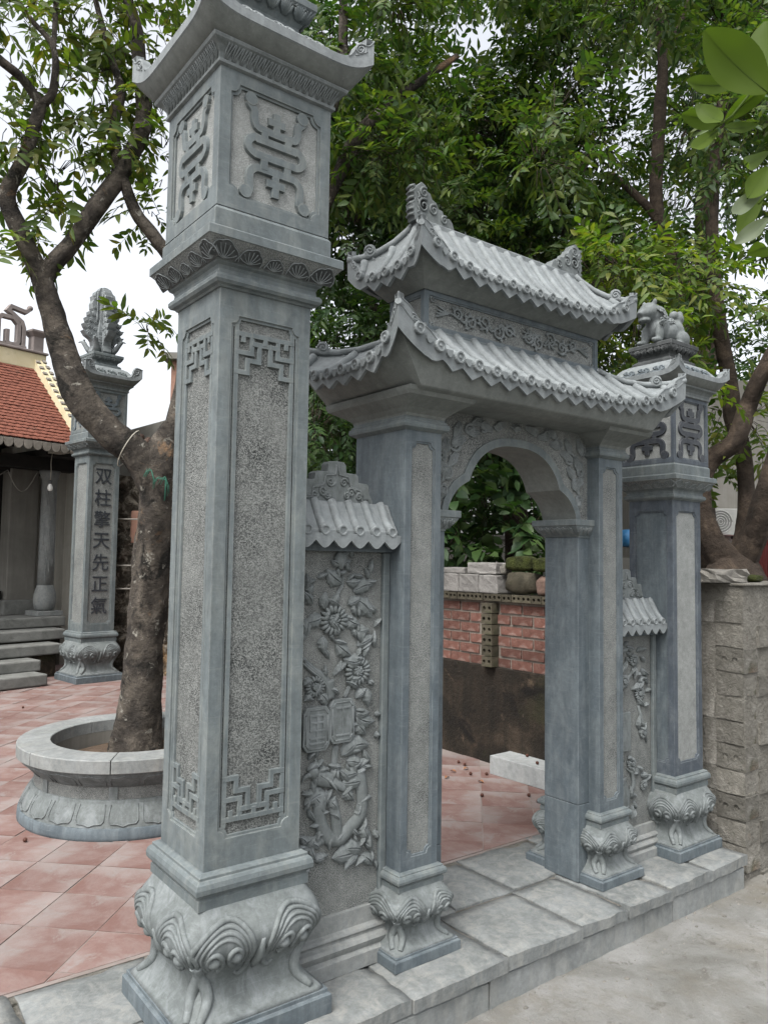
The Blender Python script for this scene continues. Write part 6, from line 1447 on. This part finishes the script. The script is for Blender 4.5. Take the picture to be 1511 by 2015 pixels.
# ------------------------------------------------------------------ things far behind
fbld = thing('building', 'pale rendered building behind the trees with an air conditioner on its wall', 'building', (6.62, 1.7, 0), math.radians(-42))
m = MB(); m.box(-1.0, 1.6, .0, 3.0, -.2, 3.4); m.build('wall', MAT['pale_wall'], fbld)
m = MB(); m.box(-1.0, 1.6, -.12, .01, 1.52, 1.62); m.build('ledge', MAT['grey_wall'], fbld)
ac = thing('air_conditioner', 'white air conditioner unit with round fan, seen between the tree trunks on the right', 'air conditioner', (6.32, 1.78, 1.76), math.radians(-42))
m = MB(); m.box(-.20, .20, -.14, .10, 0, .27); m.build('casing', MAT['ac_white'], ac, bevel=.01)
Ma = frame((-.05,-.142,.135), (1,0,0), (0,0,1)); m = MB()
for r_ in (.115,.09,.065,.04,.02): m.tube([tuple(Ma @ Vector((r_*math.cos(a), r_*math.sin(a), .004))) for a in [2*PI*i/24 for i in range(25)]], .0055, 5)
m.build('fan_grille', MAT['ac_white'], ac)
m = MB(); m.rings([[tuple(Ma @ Vector((.12*math.cos(2*PI*q/24), .12*math.sin(2*PI*q/24), w))) for q in range(24)] for w in (-.002, .0015)]); m.build('fan_opening', MAT['ac_grey'], ac)
for s in (-1, 1):
    m = MB(); m.box(s*.15-.012, s*.15+.012, -.14, .10, -.03, 0); m.build('bracket', MAT['ac_dark'], ac)
b2 = thing('building', 'pale house wall glimpsed through the arch above the concrete blocks', 'building', (5.3, 4.35, 0), math.radians(-37))
m = MB(); m.box(-1.0, 2.2, 0, 2.0, -.2, 1.72); m.build('wall', MAT['pale_wall'], b2); m = MB(); m.box(-1.05, 2.25, -.06, 2.0, 1.72, 1.78); m.build('coping', MAT['grey_wall'], b2, bevel=.01)
for k in range(3):
    m = MB(); m.box(-.6+.9*k, -.1+.9*k, -.02, .02, .8, 1.45); m.build('window', MAT['ac_dark'], b2)
b3 = thing('building', 'terracotta coloured building edge rising behind the old wall, left of the tall front pillar', 'building', (4.35, 11.6, 0), math.radians(-38))
m = MB(); m.box(0, 2.5, 0, 2, -.2, 5.2); m.build('wall', MAT['terracotta'], b3); m = MB(); m.box(-.15, 2.6, -.15, 2.1, 5.2, 5.32); m.build('roof_edge', MAT['grey_wall'], b3)
rf = thing('metal_fence', 'dark red corrugated metal fence behind the block wall at the right edge', 'fence', (5.78, 1.12, -.2), math.radians(-38))
for i in range(8):
    g = MB(); pts = [(-.05+.2*i+.2*q/20, .012*math.sin(2*PI*q/4)) for q in range(21)]
    g.prism(pts+[(p[0], p[1]+.004) for p in reversed(pts)], 0, 1.90, Matrix.Identity(4)); g.build('metal_panel', MAT['red_metal'], rf)
lump((5.66,2.44,1.72),(.14,.12,.09),'bright blue plastic sheet bundle glimpsed between the gateway and the lion pillar','blue','blue_sheet',15,'plastic sheet')
m = MB(); m.prism([(-.4,0),(.5,-.10),(.5,-.07),(-.4,.03)], -.3, .3, frame((6.25,2.0,1.66), (.79,-.61,0), (0,0,1))); tag(m.build('awning', MAT['pink']), 'faded pink awning just right of the lion pillar, behind the trunks', 'awning')
yd = thing('yard_wall', 'low grey wall behind the trees right of the lion pillar', 'wall', (6.0, 1.9, -.2), math.radians(-40))
m = MB(); m.box(-1.2, 1.4, 0, .15, 0, 1.72); m.build('render', MAT['grey_wall'], yd, bevel=.01)

# ------------------------------------------------------------------ fallen fruit and leaves
FR = [(2.693,1.773,0),(2.683,1.70,0),(2.55,1.50,0),(2.635,1.432,0),(2.268,1.106,0),(2.51,.94,0),(2.464,.825,0),(-.187,1.885,0),(.613,5.563,0),(1.05,.52,0),(2.86,1.27,.125),(2.77,1.10,.125),(.3,4.2,0)]
for i, (x, y, z) in enumerate(FR):
    g = MB(); g.ellipsoid((0,0,.0105), (.0115,.0115,.011), nu=12, nv=8); f = g.build('fruit', MAT['fruit']); f.location = (x, y, z+.001)
    on = 'the pale sawn stone block' if z > .1 else 'the red courtyard tiles'
    tag(f, 'small dark brown fallen fruit on '+on, 'fruit', 'fallen fruits on the stone block' if z > .1 else 'fallen fruits on the tiles')
DL = [(2.62,1.62,0),(2.48,1.33,0),(2.36,1.53,0),(2.50,1.62,0),(.62,2.62,.28),(.28,2.30,.275),(.55,2.06,.275),(-.6,3.1,0)]
for i, (x, y, z) in enumerate(DL):
    g = MB(); L = .045; vs = []
    for q in range(6):
        t = q/5; w = .013*math.sin(PI*t)+.0008
        vs += [(L*(t-.5), -w, .012*math.sin(PI*t)+.004), (L*(t-.5), 0, .007*math.sin(PI*t)+.001), (L*(t-.5), w, .012*math.sin(PI*t)+.004)]
    g.add(vs, [(q*3+a, (q+1)*3+a, (q+1)*3+a+1, q*3+a+1) for q in range(5) for a in (0, 1)], None, True); f = g.build('fallen_leaf', MAT['dry_leaf']); f.location = (x, y, z+.002); f.rotation_euler = (0, 0, i*1.7)
    tag(f, 'curled dry brown leaf lying in the planter' if z > .1 else 'curled dry brown leaf on the red courtyard tiles', 'leaf', 'dry leaves in the planter' if z > .1 else 'dry leaves on the tiles')

# ------------------------------------------------------------------ broad leaves of the branch near the camera, top right
FL = [(0.215,-1.699,2.343,0.097,-1.643,2.442,0.067),(0.256,-1.672,2.394,0.336,-1.646,2.569,0.091),(0.264,-1.617,2.419,0.12,-1.592,2.379,0.034),(0.29,-1.57,2.366,0.249,-1.503,2.403,0.038),(0.151,-1.646,2.287,0.183,-1.576,2.365,0.033),(0.192,-1.615,2.299,0.09,-1.619,2.225,0.025),(0.248,-1.598,2.332,0.33,-1.624,2.356,0.023),(0.294,-1.573,2.371,0.246,-1.687,2.372,0.033),(0.193,-1.672,2.209,0.399,-1.612,2.326,0.029),(0.244,-1.645,2.166,0.303,-1.658,2.242,0.042),(0.324,-1.647,2.221,0.156,-1.66,2.104,0.029),(0.364,-1.616,2.236,0.308,-1.59,2.131,0.034),(0.229,-1.691,2.105,0.21,-1.636,2.069,0.029),(0.281,-1.665,2.068,0.375,-1.576,2.11,0.033)]
fb_ = thing('leafy_branch', 'leafy branch with broad green leaves hanging close to the camera at the top right corner', 'branch', (.30, -1.69, 2.40))
fo = Vector((.30, -1.69, 2.40))
def stem(pts):
    m = MB(); m.tube([tuple(Vector(p[:3])-fo) for p in pts], [p[3]*.8 for p in pts], 7); m.build('stem', MAT['leaf_near'], fb_)
stem([(1.9,-2.2,3.6,.02),(1.2,-2.05,3.2,.013),(.7,-1.9,2.88,.008),(.42,-1.79,2.62,.005),(.34,-1.74,2.53,.005),(0.3,-1.711,2.464,0.004),(0.264,-1.679,2.414,0.004),(0.234,-1.653,2.364,0.003),(0.212,-1.633,2.326,0.003),(0.17,-1.617,2.290,0.002)])
stem([(0.300,-1.711,2.464,0.004),(0.343,-1.725,2.30,0.004),(0.297,-1.688,2.207,0.004),(0.25,-1.663,2.15,0.003)])
rs = random.Random(8)
for i, (ax, ay, az, bx_, by_, bz, w) in enumerate(FL):
    A, B_ = Vector((ax, ay, az))-fo, Vector((bx_, by_, bz))-fo; L = (B_-A).length; t = (B_-A)/L
    view = (CAM-(Vector((ax, ay, az)))).normalized(); wv = t.cross(view).normalized(); nn = wv.cross(t).normalized()
    ang = rs.uniform(-.5, .5); wv = (wv*math.cos(ang)+nn*math.sin(ang)).normalized(); nn = wv.cross(t).normalized()
    g = MB(); n = 12; vs = []
    for q in range(n+1):
        u = q/n; ww = w*(.66 if i < 2 else .54)*(math.sin(PI*min(1, u*.96+.02))**.75); c = A+t*(L*u)+nn*(-.10*L*math.sin(PI*u))
        for s in (-1, -.55, 0, .55, 1):
            wav = .010*L*6*math.sin(u*17+s*2)*abs(s)*.12
            vs.append(tuple(c+wv*(ww*s)+nn*(abs(s)*ww*.30+wav)))
    g.add(vs, [(q*5+a, (q+1)*5+a, (q+1)*5+a+1, q*5+a+1) for q in range(n) for a in range(4)], None, True)
    g.tube([tuple(A+t*(L*q/6)+nn*(-.10*L*math.sin(PI*q/6)-.0008)) for q in range(7)], [.0016*(1-.8*q/6) for q in range(7)], 5)
    g.build('leaf', MAT['leaf_pale' if i in (10, 12) else 'leaf_near'], fb_)
